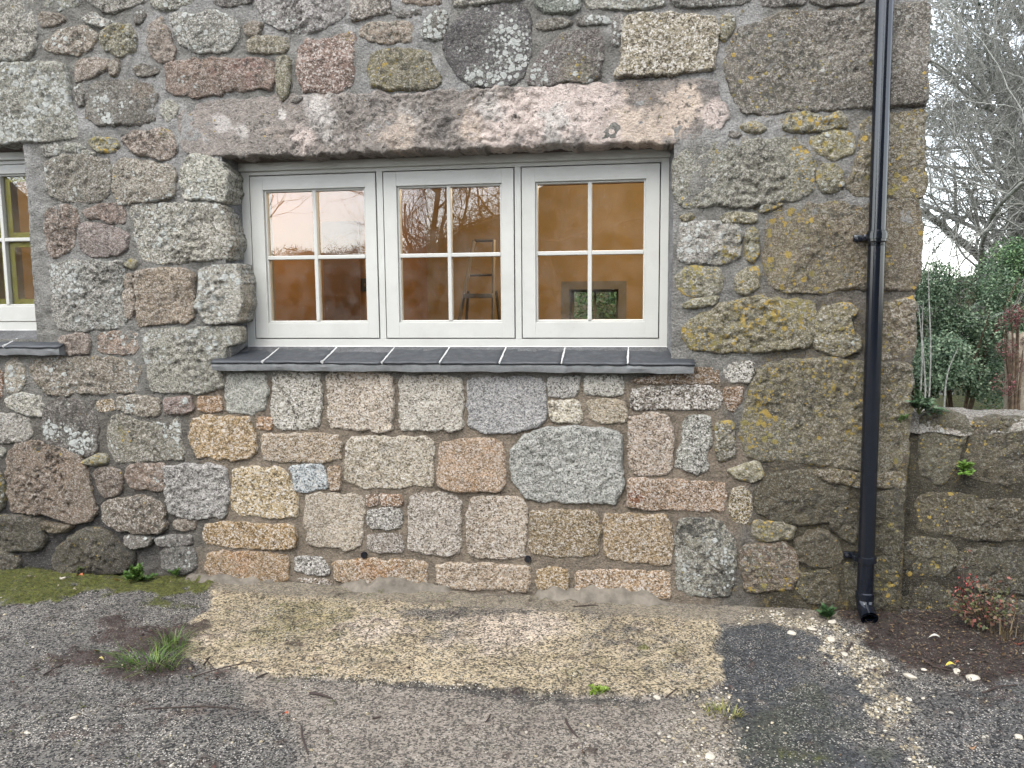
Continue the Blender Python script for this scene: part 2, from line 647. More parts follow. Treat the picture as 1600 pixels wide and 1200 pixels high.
# left window (only its right edge is in view)
GX1 = avgx((75, 245), (83, 512))
GX0 = GX1 - 1.15
GZ0, GZ1 = avgz((60, 516)), avgz((60, 238))
XC = float(onY(1437, 300, 0)[0])            # house corner
XL, ZT = -3.75, 3.0                         # left end and top of the built wall
# rough openings in the wall face (a little larger than the frames)
O1 = (FX0 - 0.02, FX1 + 0.015, FZ0 - 0.05, FZ1 + 0.03)
O2 = (GX0 - 0.02, GX1 + 0.01, GZ0 - 0.04, GZ1 + 0.03)


def in_open(x, z, m=0.0):
    r = np.zeros(x.shape, bool)
    for a, b, c, d in (O1, O2):
        r |= (x > a - m) & (x < b + m) & (z > c - m) & (z < d + m)
    return r


def pxblob(X, Z, items, Y=0.0):
    """sum of soft blobs given in photograph pixels on the wall plane -> weight"""
    w = np.zeros(X.shape)
    for (x, y, r, a) in items:
        c = onY(x, y, Y)
        rr = r * 0.00293
        d2 = ((X - c[0]) ** 2 + (Z - c[2]) ** 2) / rr ** 2
        w += a * np.exp(-d2)
    return w


# ------------------------------------------------------------------ stones
KIND = {  # sRGB colour, white lichen, yellow lichen, crust, speckle, proud, bevel, lump, rough
    'G': ((166, 163, 150), .34, .05, .17, .80, .012, .011, .008, .011),
    'L': ((184, 182, 170), .36, .03, .17, .85, .012, .011, .007, .010),
    'D': ((122, 116, 110), .24, .05, .18, .45, .012, .011, .007, .008),
    'B': ((158, 142, 125), .18, .07, .18, .65, .012, .011, .008, .012),
    'R': ((150, 129, 117), .12, .03, .16, .6, .013, .013, .007, .010),
    'Y': ((156, 149, 122), .24, .46, .18, .72, .014, .014, .008, .012),
    'Q': ((138, 130, 108), .20, .46, .22, .52, .012, .018, .009, .011),
    'K': ((92, 86, 76), .12, .2, .22, .28, .015, .018, .009, .011),
    'P': ((196, 182, 168), .00, .00, .02, 1.0, .0055, .009, .003, .005),
    'W': ((200, 198, 194), .00, .00, .03, 1.05, .0055, .009, .003, .005),
    'T': ((186, 164, 128), .00, .00, .03, 1.05, .0055, .009, .003, .005),
    'O': ((184, 148, 116), .00, .00, .05, 1.0, .0055, .009, .003, .005),
    'N': ((152, 147, 138), .00, .00, .06, 1.2, .005, .009, .003, .005),
}
S = 0.0072
wall_stones = []
TRI = [0]


def chaikin(P, w=0.22):
    Q = []
    n = len(P)
    for i in range(n):
        a, b = P[i], P[(i + 1) % n]
        Q.append(a * (1 - w) + b * w)
        Q.append(a * w + b * (1 - w))
    return np.array(Q)


def sdf(px, pz, P):
    """signed distance (inside positive) and outward direction for points"""
    best = np.full(px.shape, 1e9)
    nx = np.zeros(px.shape)
    nz = np.zeros(px.shape)
    ins = np.zeros(px.shape, bool)
    n = len(P)
    for i in range(n):
        ax, az = P[i]
        bx, bz = P[(i + 1) % n]
        dx, dz = bx - ax, bz - az
        l2 = dx * dx + dz * dz + 1e-12
        t = np.clip(((px - ax) * dx + (pz - az) * dz) / l2, 0, 1)
        qx, qz = px - ax - t * dx, pz - az - t * dz
        d = np.hypot(qx, qz)
        m = d < best
        best = np.where(m, d, best)
        nx = np.where(m, qx, nx)
        nz = np.where(m, qz, nz)
        cr = ((az > pz) != (bz > pz)) & (px < dx * (pz - az) / (dz + 1e-12 * (dz == 0)) + ax)
        ins ^= cr
    l = np.hypot(nx, nz) + 1e-9
    return np.where(ins, best, -best), nx / l, nz / l


def make_stone(kind, pts, parent, seed, Y0=0.0, px=True, skirt=0.06, name='stone', blobs=None, tint=None, gain=None, **ov):
    c, wl, yl, dk, spk, proud, bev, lump, rough = KIND[kind]
    wl, yl, dk = ov.get('wl', wl), ov.get('yl', yl), ov.get('dk', dk)
    spk, proud, bev = ov.get('spk', spk), ov.get('proud', proud), ov.get('bev', bev)
    lump, rough = ov.get('lump', lump), ov.get('rough', rough)
    c = ov.get('c', c)
    spk = spk * (.88 + .3 * ((seed * 37 % 101) / 101.0))
    r = np.random.default_rng(seed)
    if px:
        P = np.array([[onY(a, b, Y0)[0], onY(a, b, Y0)[2]] for a, b in pts])
    else:
        P = np.array(pts, float)
    P = chaikin(P, 0.11)
    x0, z0 = P.min(0) - 0.03
    x1, z1 = P.max(0) + 0.03
    size = min(x1 - x0, z1 - z0) - 0.06
    s = S if size > 0.09 else S * 0.75
    xs = np.arange(x0, x1, s)
    zs = np.arange(z0, z1, s)
    X, Z = np.meshgrid(xs, zs)
    X = X + (vn(X * 97, Z * 97, seed) * 0.25) * s
    Z = Z + (vn(X * 91 + 50, Z * 91, seed + 3) * 0.25) * s
    wa = min(0.009, size * 0.06)
    wx = X + wa * fbm(X, Z, 22, 3, seed + 5)
    wz = Z + wa * fbm(X, Z, 22, 3, seed + 9)
    d, nx, nz = sdf(wx, wz, P)
    d = d + ov.get('grow', .007 if kind in 'PWTON' else .0105)
    ins = d > 0
    q = ins[:-1, :-1] | ins[1:, :-1] | ins[:-1, 1:] | ins[1:, 1:]
    use = np.zeros(X.shape, bool)
    use[:-1, :-1] |= q
    use[1:, :-1] |= q
    use[:-1, 1:] |= q
    use[1:, 1:] |= q
    out = use & ~ins
    X = np.where(out, X - nx * np.minimum(-d, 1.6 * s), X)
    Z = np.where(out, Z - nz * np.minimum(-d, 1.6 * s), Z)
    dd = np.maximum(d, 0)
    bev = min(bev, max(size * 0.33, 0.008))
    t = np.clip(dd / (bev * (.45 + 1.1 * np.clip(.5 + .7 * fbm(X, Z, 16, 3, seed + 90), 0, 1))), 0, 1)
    prof = 1 - (1 - t) ** 2.6
    proud = proud * r.uniform(.75, 1.5) if kind in 'GLDBRYQK' and 'proud' not in ov else proud
    cxm, czm = (x0 + x1) / 2, (z0 + z1) / 2
    tilt = (X - cxm) * r.normal(0, 0.035) + (Z - czm) * r.normal(0, 0.04)
    rid = 1 - np.abs(fbm(X, Z, 20, 4, seed + 21, .6))
    ang = r.uniform(0, 3.14)
    bed = vn((X * math.cos(ang) + Z * math.sin(ang)) * 34 + 2 * fbm(X, Z, 9, 2, seed), (Z * math.cos(ang) - X * math.sin(ang)) * 8, seed + 44)
    h = tilt + lump * fbm(X, Z, 6, 3, seed + 1) + rough * (rid - 0.6) + rough * 0.22 * bed + rough * 0.6 * fbm(X, Z, 55, 3, seed + 2, 0.7)
    mx = proud * 1.3 + 0.008
    if kind in 'GLDBRYQK':                     # cleft faces knocked off towards the edges
        pr0 = (P - np.array([cxm, czm]))
        for kk_ in range(4):
            aa = r.uniform(0, 6.283)
            ext = (pr0 @ np.array([math.cos(aa), math.sin(aa)])).max()
            pj_ = (X - cxm) * math.cos(aa) + (Z - czm) * math.sin(aa)
            cut = (ext * r.uniform(.35, .85) - pj_ + .012 * fbm(X, Z, 14, 3, seed + 60 + kk_)) * r.uniform(.10, .28)
            h = np.where(cut < h, cut + .25 * (h - cut), h)
        h = np.clip(h, -proud * .8, mx)
    h = np.clip(h, -max(proud, .012) * .7, mx) if kind in 'GLDBRYQK' else np.clip(h, -proud * .5, mx)
    H = -0.012 + (proud + 0.012) * prof + h * np.clip(dd / (bev * 0.9), 0, 1) ** 0.8
    idx = -np.ones(X.shape, np.int64)
    idx[use] = np.arange(use.sum())
    V = np.stack([X[use], Y0 - H[use], Z[use]], 1)
    a, b, cc, e = idx[:-1, :-1][q], idx[:-1, 1:][q], idx[1:, 1:][q], idx[1:, :-1][q]
    Fq = np.stack([a, b, cc, e], 1)
    # skirt
    ed = np.concatenate([Fq[:, [0, 1]], Fq[:, [1, 2]], Fq[:, [2, 3]], Fq[:, [3, 0]]])
    key = np.sort(ed, 1)
    kk = key[:, 0] * len(V) + key[:, 1]
    u, inv, cnt = np.unique(kk, return_inverse=True, return_counts=True)
    be = ed[cnt[inv] == 1]
    bv = np.unique(be)
    mp = -np.ones(len(V), np.int64)
    mp[bv] = len(V) + np.arange(len(bv))
    SV = V[bv].copy()
    SV[:, 1] = Y0 + skirt
    Fs = np.stack([be[:, 1], be[:, 0], mp[be[:, 0]], mp[be[:, 1]]], 1)
    n0 = len(V)
    V = np.concatenate([V, SV])
    Fq = np.concatenate([Fq, Fs])
    bx, bz = V[:, 0], V[:, 2]
    lc = lin(c)
    old = kind in 'GLDBRY'
    lc = lc * .86 + .14 * lc.mean()
    lc = lc * (np.array([1.08, 1.06, .99]) if old else np.array([1.0, .96, .87]) if kind == 'Q' else np.array([.72, .70, .60]) if kind == 'K' else np.array([1.16, 1.10, .97]) if kind == 'P' else np.array([1.12, 1.03, .86]) if kind in 'TO' else np.array([1.14, 1.12, 1.06]))
    base = np.tile(lc, (len(V), 1))
    base *= (1 + r.normal(0, 0.06)) * np.array([1 + r.normal(0, .02), 1.0, 1 + r.normal(0, .03)])
    lich = np.zeros((len(V), 3))
    lw = 0.5 + 0.9 * np.clip(0.5 + fbm(bx, bz, 5, 3, seed + 71), 0, 1)
    lich[:, 0] = wl * lw
    lich[:, 1] = yl * (0.5 + 0.9 * np.clip(0.5 + fbm(bx, bz, 6, 3, seed + 73), 0, 1))
    lich[:, 2] = dk * (0.5 + 0.9 * np.clip(0.5 + fbm(bx, bz, 5, 3, seed + 77), 0, 1))
    if blobs:
        for (ch, x, y, rad, amp) in blobs:
            w = pxblob(bx, bz, [(x, y, rad, 1.0)], Y0) * amp
            if ch == 'w':
                lich[:, 0] += w
            elif ch == 'y':
                lich[:, 1] += w
            elif ch == 'd':
                lich[:, 2] += w
            else:
                w = np.clip((w - .42 + .34 * fbm(bx, bz, 22, 4, seed + 80)) * 4 + .3, 0, 1)[:, None] * min(amp, 1)
                base = base * (1 - w) + lin(ch) * w
    lich = np.clip(lich, 0, 1)
    TRI[0] += 2 * len(Fq)
    o = mesh_obj(name, V, Fq, M_STONE, parent, True, {'base': base, 'lich': lich, 'spk': np.full(len(V), spk)})
    return o


#STONES_BEGIN
OLD = [
 ('G', [(-40,-12),(52,-8),(50,20),(58,50),(57,75),(45,90),(20,92),(-40,98)], dict(wl=.25)),
 ('G', [(57,-14),(123,-14),(121,8),(103,13),(88,17),(70,9)], {}),
 ('G', [(130,-14),(224,-14),(225,3),(195,13),(175,20),(160,18),(145,8)], {}),
 ('G', [(236,-14),(305,-14),(300,5),(270,16),(245,15),(236,5)], {}),
 ('D', [(333,-14),(392,-14),(390,3),(365,11),(345,10),(335,4)], {}),
 ('B', [(62,21),(92,22),(102,30),(90,40),(68,43),(63,35)], {}),
 ('L', [(131,28),(146,21),(160,31),(176,34),(168,42),(150,39),(136,34)], {}),
 ('B', [(70,66),(85,52),(105,47),(130,40),(150,50),(150,64),(140,80),(120,86),(95,84),(70,76)], dict(wl=.3, rough=.02)),
 ('Y', [(157,50),(180,38),(205,40),(213,60),(213,81),(185,87),(165,83),(156,70)], dict(yl=.2, rough=.02)),
 ('D', [(211,20),(222,16),(228,24),(222,36),(212,36)], {}),
 ('B', [(233,40),(250,28),(262,43),(269,65),(277,80),(270,93),(250,98),(235,89),(230,65)], dict(c=(172,152,138))),
 ('G', [(268,30),(275,20),(300,22),(340,17),(362,28),(374,45),(373,65),(355,79),(320,83),(295,79),(282,65),(271,50)], {}),
 ('Y', [(387,66),(400,58),(430,57),(447,60),(452,75),(440,83),(400,83),(388,79)], dict(yl=.2)),
 ('B', [(381,40),(395,34),(409,37),(406,52),(390,58),(382,52)], {}),
 ('G', [(-40,102),(60,100),(105,98),(108,120),(112,160),(122,185),(127,212),(100,218),(72,223),(-40,224)], dict(wl=.62, proud=.03, skirt=.2, lump=.008)),
 ('B', [(118,97),(145,92),(171,95),(171,108),(155,116),(135,123),(120,129)], {}),
 ('B', [(172,100),(183,93),(186,105),(182,119),(173,118)], {}),
 ('D', [(209,109),(220,101),(240,104),(249,112),(235,118),(215,118)], {}),
 ('D', [(133,150),(137,135),(150,128),(190,125),(215,127),(235,134),(245,145),(243,165),(241,188),(215,193),(190,192),(178,199),(160,196),(147,190),(137,180)], dict(wl=.12, blobs=[('w',155,160,22,.6),('w',175,190,14,.7),('w',195,165,14,.4),('w',208,133,9,.5),((150,132,112),225,140,30,.7)])),
 ('D', [(119,136),(129,131),(134,146),(131,166),(124,166),(119,150)], dict(wl=.3)),
 ('R', [(261,106),(270,96),(310,94),(370,91),(410,93),(431,100),(430,128),(420,139),(395,139),(360,145),(330,149),(300,151),(275,146),(261,140)], dict(blobs=[('w',288,128,9,.7),('w',311,138,6,.7),((160,118,108),380,112,60,.5)])),
 ('G', [(250,168),(258,157),(272,161),(281,168),(276,186),(262,191),(252,183)], {}),
 ('Y', [(139,220),(150,215),(183,219),(188,229),(180,238),(160,238),(143,231)], {}),
 ('B', [(191,215),(205,206),(240,205),(268,203),(275,220),(275,239),(262,248),(240,244),(210,239),(196,228)], dict(blobs=[('y',262,208,12,.6)], rough=.02)),
 ('G', [(66,225),(86,222),(97,232),(93,242),(72,246)], dict(wl=.4)),
 ('G', [(103,224),(125,226),(136,232),(122,238),(104,236)], {}),
 ('B', [(73,252),(100,243),(140,244),(171,250),(173,275),(171,300),(155,313),(130,317),(95,313),(78,306),(71,280)], dict(wl=.32, c=(142,134,120))),
 ('B', [(177,262),(190,249),(215,250),(240,256),(269,258),(273,275),(271,300),(268,309),(240,314),(205,319),(185,317),(175,300)], dict(wl=.42, c=(170,155,140))),
 ('L', [(286,256),(300,244),(325,243),(341,252),(350,270),(357,300),(352,314),(320,313),(290,313),(283,290)], dict(wl=.35, skirt=.15)),
 ('B', [(73,326),(90,319),(110,321),(122,330),(124,345),(115,360),(114,385),(105,396),(82,403),(75,390),(73,350)], dict(rough=.022, c=(142,122,106))),
 ('R', [(129,331),(150,321),(186,319),(196,335),(194,349),(175,349),(155,341),(140,343)], {}),
 ('R', [(124,356),(140,345),(160,350),(185,357),(201,365),(201,385),(185,398),(160,399),(140,399),(127,390)], dict(c=(142,126,118))),
 ('L', [(202,323),(240,318),(290,319),(320,316),(346,321),(354,350),(362,380),(354,402),(330,407),(300,409),(260,412),(228,411),(217,395),(209,360)], dict(c=(164,161,148), wl=.36, rough=.018, skirt=.15)),
 ('L', [(79,412),(120,408),(160,410),(191,408),(195,430),(194,470),(198,511),(175,515),(140,515),(95,516),(84,490),(79,440)], dict(c=(150,148,138), wl=.45, rough=.018)),
 ('Y', [(194,414),(205,404),(215,410),(208,419)], {}),
 ('B', [(197,430),(207,429),(207,448),(198,450)], {}),
 ('B', [(194,455),(208,450),(213,480),(205,499),(197,496)], {}),
 ('P', [(212,424),(230,419),(260,419),(290,420),(304,428),(307,460),(305,496),(290,504),(255,506),(220,510),(213,490),(213,455)], dict(c=(166,149,134), wl=.16, spk=.8, lump=.008, rough=.010, proud=.018)),
 ('G', [(312,421),(335,415),(369,416),(375,440),(376,480),(371,501),(350,504),(318,503),(309,480),(311,450)], dict(wl=.4, rough=.018, skirt=.15)),
 ('B', [(92,526),(130,521),(141,525),(139,551),(105,553),(98,545)], {}),
 ('B', [(153,522),(185,518),(216,523),(221,540),(211,553),(180,553),(154,549)], dict(c=(160,132,112), wl=.25)),
 ('L', [(229,516),(290,512),(340,512),(371,513),(376,530),(352,545),(346,580),(350,606),(320,613),(270,614),(235,613),(228,570)], dict(c=(168,164,154), wl=.3, rough=.016)),
 ('B', [(47,566),(80,560),(130,558),(180,558),(221,567),(223,578),(213,590),(214,608),(190,613),(150,615),(115,613),(100,618),(75,618),(60,600),(49,585)], dict(c=(148,136,122), wl=.25)),
 ('L', [(11,569),(25,559),(39,575),(41,600),(30,614),(15,613),(9,590)], dict(c=(186,170,148))),
 ('O', [(-40,575),(4,577),(6,600),(3,623),(-40,626)], dict(c=(160,122,98))),
 ('L', [(9,623),(40,614),(66,620),(73,635),(71,649),(45,649),(25,641),(11,632)], {}),
 ('G', [(-40,649),(20,645),(49,658),(51,680),(35,689),(10,693),(-40,693)], {}),
 ('D', [(79,628),(100,621),(130,627),(148,629),(151,650),(153,685),(151,705),(140,714),(115,709),(85,701),(69,692),(67,665),(71,640)], dict(wl=.1, c=(104,98,92), blobs=[('w',80,672,18,.9),('w',112,672,16,.7),('w',118,700,18,.95),('w',138,690,14,.85),('w',108,630,6,.5)])),
 ('T', [(152,627),(178,624),(182,640),(165,645),(153,643)], dict(c=(164,148,118))),
 ('B', [(183,621),(205,617),(230,622),(249,625),(251,649),(225,650),(205,644),(185,637)], dict(blobs=[('w',203,636,10,.8)])),
 ('R', [(256,625),(275,621),(299,621),(301,640),(285,646),(257,644)], dict(c=(164,140,126), blobs=[('w',290,628,8,.7)])),
 ('O', [(309,620),(346,618),(347,642),(325,645),(310,642)], dict(c=(180,142,106))),
 ('G', [(179,648),(200,651),(225,660),(260,662),(279,652),(285,690),(287,716),(250,719),(210,721),(180,721),(171,700),(169,670)], dict(c=(150,143,130), blobs=[('y',193,680,16,.7),('y',186,672,8,.5)])),
 ('Y', [(128,722),(150,711),(166,711),(169,722),(150,726)], {}),
 ('B', [(11,706),(25,692),(60,689),(90,697),(125,712),(134,730),(141,765),(149,800),(140,813),(110,817),(80,806),(50,801),(17,799),(12,760)], dict(c=(150,127,110), rough=.026, lump=.014, wl=.12, blobs=[('y',58,699,8,.7),('y',140,768,6,.6)])),
 ('B', [(147,738),(165,731),(189,735),(191,760),(185,773),(165,779),(155,765)], dict(c=(134,116,102))),
 ('R', [(199,730),(225,723),(256,726),(259,745),(256,764),(235,765),(205,761),(197,748)], dict(c=(146,124,110), blobs=[('w',247,751,8,.7)])),
 ('B', [(158,790),(185,779),(220,777),(246,782),(256,805),(260,822),(250,833),(215,833),(180,826),(159,812)], dict(c=(126,112,98))),
 ('W', [(257,729),(285,724),(320,726),(353,730),(358,760),(356,801),(345,809),(310,809),(270,806),(261,790),(257,760)], dict(c=(184,182,174), dk=.12, rough=.014, wl=.2, proud=.014)),
 ('B', [(272,815),(295,811),(306,815),(304,826),(285,829),(272,823)], {}),
 ('K', [(-40,806),(30,806),(66,812),(69,840),(60,856),(35,863),(-40,857)], {}),
 ('K', [(66,816),(95,820),(109,823),(100,831),(78,831)], dict(c=(130,112,90))),
 ('K', [(82,871),(95,850),(125,831),(150,827),(171,835),(186,850),(207,865),(203,890),(150,898),(110,898),(84,894)], dict(c=(106,96,84), rough=.018)),
 ('K', [(-40,865),(10,862),(29,875),(32,905),(-40,912)], dict(c=(104,95,84))),
 ('D', [(194,840),(215,837),(236,842),(231,853),(208,856),(196,849)], {}),
 ('D', [(243,842),(270,838),(298,838),(299,849),(270,853),(246,851)], {}),
 ('D', [(251,866),(265,855),(301,855),(306,875),(303,891),(285,895),(254,890)], {}),
 ('G', [(-40,698),(0,697),(9,704),(5,713),(-40,716)], {}),
 ('Y', [(-40,735),(4,738),(9,780),(0,797),(-40,799)], dict(c=(126,118,100))),
 # upper row
 ('G', [(401,-14),(536,-14),(541,5),(536,25),(515,44),(485,54),(460,51),(447,46),(428,41),(410,26),(401,10)], dict(c=(146,142,138), rough=.026, lump=.014)),
 ('B', [(549,-14),(611,-14),(613,22),(590,23),(565,28),(549,33),(548,15)], dict(c=(150,140,132))),
 ('D', [(617,22),(630,16),(656,16),(659,25),(640,28),(621,27)], {}),
 ('B', [(565,46),(575,36),(610,35),(641,34),(649,50),(644,63),(615,67),(575,64),(564,55)], dict(c=(168,152,132))),
 ('D', [(664,30),(675,19),(691,17),(699,25),(699,50),(694,62),(668,63),(659,58),(661,45)], dict(c=(128,122,114), wl=.7)),
 ('D', [(699,50),(715,30),(735,17),(760,9),(790,7),(816,12),(829,30),(829,60),(826,90),(819,121),(800,133),(770,138),(735,134),(714,118),(698,95),(695,70)], dict(c=(98,94,98), wl=.06, spk=.25, dk=.05, blobs=[('w',775,55,26,.5),('w',775,115,28,.85),('w',808,60,22,.8),('w',810,95,18,.9),('w',738,120,12,.8),('w',757,13,8,.7),('w',725,80,14,.45),('w',800,25,14,.5)])),
 ('R', [(467,75),(480,62),(500,63),(530,57),(549,51),(555,62),(551,90),(551,136),(540,141),(505,146),(475,145),(465,125),(463,95)], dict(c=(150,124,110), spk=.8, blobs=[('y',543,55,14,.5)])),
 ('Y', [(434,92),(445,87),(453,95),(455,125),(451,151),(443,158),(435,145),(432,115)], dict(c=(146,138,116), yl=.2)),
 ('Y', [(579,85),(600,77),(640,77),(669,82),(681,105),(689,125),(682,136),(640,139),(600,141),(580,136),(573,115)], dict(yl=.5, c=(140,132,106))),
 ('D', [(824,131),(838,95),(855,70),(880,54),(900,49),(939,51),(941,80),(939,119),(925,129),(890,129),(860,134),(834,133)], dict(c=(118,108,106), blobs=[('w',838,118,16,.5),('y',905,105,18,.6),('y',875,57,10,.5),((150,140,120),910,110,40,.6)])),
 ('D', [(839,38),(855,32),(880,30),(894,35),(880,41),(850,47),(839,43)], dict(wl=.4)),
 ('D', [(902,28),(915,24),(951,27),(958,35),(930,39),(904,39)], dict(blobs=[('w',928,28,9,.9),('w',944,31,6,.8)])),
 ('G', [(834,-14),(906,-14),(907,15),(885,20),(850,18),(835,8)], dict(c=(150,158,148), wl=.5)),
 ('T', [(977,28),(985,23),(1060,21),(1116,25),(1121,45),(1119,80),(1116,109),(1100,114),(1050,117),(990,121),(959,122),(957,113),(971,98),(969,60)], dict(c=(170,165,148), spk=1.0, wl=.08, yl=.1, lump=.004, proud=.022)),
 ('D', [(1047,-14),(1172,-14),(1176,2),(1120,10),(1080,11),(1054,8)], {}),
 ('Y', [(1126,30),(1140,21),(1149,30),(1146,50),(1133,67),(1126,62)], {}),
 ('D', [(959,25),(973,23),(972,50),(965,73),(957,68)], dict(wl=.4)),
 ('Q', [(1132,80),(1148,48),(1190,30),(1230,19),(1290,18),(1355,12),(1400,8),(1449,4),(1449,100),(1447,163),(1420,165),(1355,172),(1330,170),(1290,174),(1240,173),(1200,179),(1160,173),(1144,160),(1134,120)], dict(c=(134,130,122), yl=.2, skirt=.3, proud=.02)),
 ('Y', [(1222,201),(1235,180),(1260,176),(1290,185),(1310,177),(1321,183),(1323,199),(1300,201),(1270,204),(1240,208)], {}),
 ('Y', [(1264,215),(1290,205),(1331,206),(1335,225),(1331,241),(1300,249),(1279,240)], {}),
 ('Y', [(1158,196),(1180,190),(1197,200),(1186,208),(1164,206)], dict(yl=.3)),
 ('G', [(1054,250),(1065,235),(1100,225),(1150,220),(1200,217),(1240,217),(1260,240),(1272,255),(1271,280),(1269,300),(1240,313),(1200,319),(1150,323),(1110,323),(1060,321),(1054,290)], dict(c=(148,144,130), wl=.22, yl=.1, rough=.018, blobs=[('y',1262,245,26,.9),('y',1235,300,24,.4),('y',1125,228,12,.7)])),
 ('Y', [(1276,270),(1285,257),(1306,256),(1316,270),(1318,290),(1300,301),(1283,301),(1275,285)], dict(yl=.5)),
 ('Q', [(1347,190),(1360,181),(1400,176),(1446,170),(1445,300),(1440,306),(1400,309),(1340,306),(1324,292),(1335,262),(1345,232)], dict(c=(136,126,108), yl=.3, skirt=.3)),
 ('Q', [(1194,346),(1205,332),(1240,322),(1290,315),(1350,318),(1370,316),(1441,312),(1437,440),(1433,452),(1400,456),(1370,451),(1320,451),(1300,456),(1250,460),(1220,456),(1199,440),(1194,400)], dict(c=(138,128,106), yl=.3, skirt=.3, blobs=[('y',1225,340,30,.5),('y',1210,410,25,.4)])),
 ('L', [(1064,350),(1090,345),(1120,345),(1151,355),(1158,370),(1156,401),(1145,410),(1110,412),(1064,411),(1059,390)], dict(c=(168,166,156), wl=.35, rough=.018, blobs=[('y',1135,400,18,.9),('y',1155,370,8,.6)])),
 ('Y', [(1126,338),(1145,332),(1181,335),(1181,347),(1129,347)], {}),
 ('Y', [(1064,340),(1080,334),(1085,340),(1070,346)], {}),
 ('Y', [(1167,365),(1175,356),(1184,362),(1184,395),(1175,411),(1166,405)], dict(yl=.6)),
 ('Y', [(1059,430),(1070,420),(1090,416),(1120,420),(1129,435),(1126,456),(1105,463),(1075,461),(1057,450)], dict(c=(154,149,132), blobs=[('y',1082,422,12,.5)])),
 ('Y', [(1149,430),(1165,420),(1183,417),(1188,430),(1181,451),(1165,461),(1149,456)], dict(yl=.6)),
 ('Y', [(1067,477),(1085,468),(1121,463),(1116,474),(1090,480),(1069,480)], {}),
 ('Y', [(1067,511),(1090,495),(1120,480),(1150,470),(1180,464),(1220,467),(1260,471),(1274,480),(1276,510),(1266,541),(1230,546),(1190,549),(1150,551),(1100,546),(1074,541),(1065,525)], dict(c=(146,136,104), yl=.62, rough=.018, blobs=[('y',1230,478,30,.4),('y',1090,525,20,.4)])),
 ('Y', [(1277,491),(1290,480),(1330,477),(1341,488),(1325,498),(1342,531),(1339,551),(1310,554),(1285,549),(1271,541),(1276,515)], dict(yl=.6, c=(140,130,100))),
 ('Q', [(1372,478),(1400,468),(1432,466),(1428,556),(1400,560),(1372,561)], dict(c=(132,120,98), skirt=.3)),
 ('Q', [(1163,640),(1175,600),(1185,580),(1200,570),(1240,563),(1300,560),(1340,565),(1360,570),(1426,566),(1422,640),(1416,736),(1380,739),(1330,733),(1280,726),(1230,721),(1190,719),(1165,711),(1154,680)], dict(c=(128,118,94), yl=.36, skirt=.3, blobs=[('y',1200,590,30,.4),('y',1260,570,40,.3),('y',1180,650,25,.4)])),
 ('Y', [(1139,736),(1160,728),(1186,721),(1191,745),(1175,753),(1150,746)], dict(yl=.7)),
 ('K', [(1178,772),(1190,746),(1230,735),(1300,740),(1327,756),(1322,786),(1300,811),(1270,821),(1240,819),(1200,813),(1178,800)], dict(c=(106,96,76), yl=.2)),
 ('Q', [(1268,738),(1300,734),(1345,741),(1413,737),(1411,762),(1340,760),(1300,754)], dict(c=(116,104,80), yl=.3, skirt=.2)),
 ('K', [(1366,772),(1413,756),(1410,830),(1404,862),(1385,868),(1366,850)], dict(c=(98,90,66), yl=.42, skirt=.2)),
 ('Q', [(1178,815),(1220,818),(1242,825),(1236,843),(1190,846),(1173,835)], {}),
 ('Q', [(1159,860),(1170,850),(1225,850),(1246,860),(1248,900),(1241,919),(1200,926),(1165,923),(1157,890)], dict(c=(122,104,84), blobs=[('y',1190,890,20,.3)])),
 ('K', [(1244,850),(1265,831),(1290,829),(1311,845),(1317,870),(1300,887),(1265,887),(1244,872)], dict(c=(108,98,76), yl=.25)),
 ('K', [(1249,896),(1290,891),(1312,905),(1308,940),(1265,942),(1247,922)], dict(c=(100,92,70), yl=.3)),
 ('K', [(1319,882),(1350,873),(1403,870),(1400,950),(1350,955),(1322,940)], dict(c=(92,84,62), yl=.35, skirt=.2)),
 ('K', [(1292,800),(1320,792),(1341,800),(1337,852),(1318,842),(1300,825)], dict(c=(100,90,72))),
]
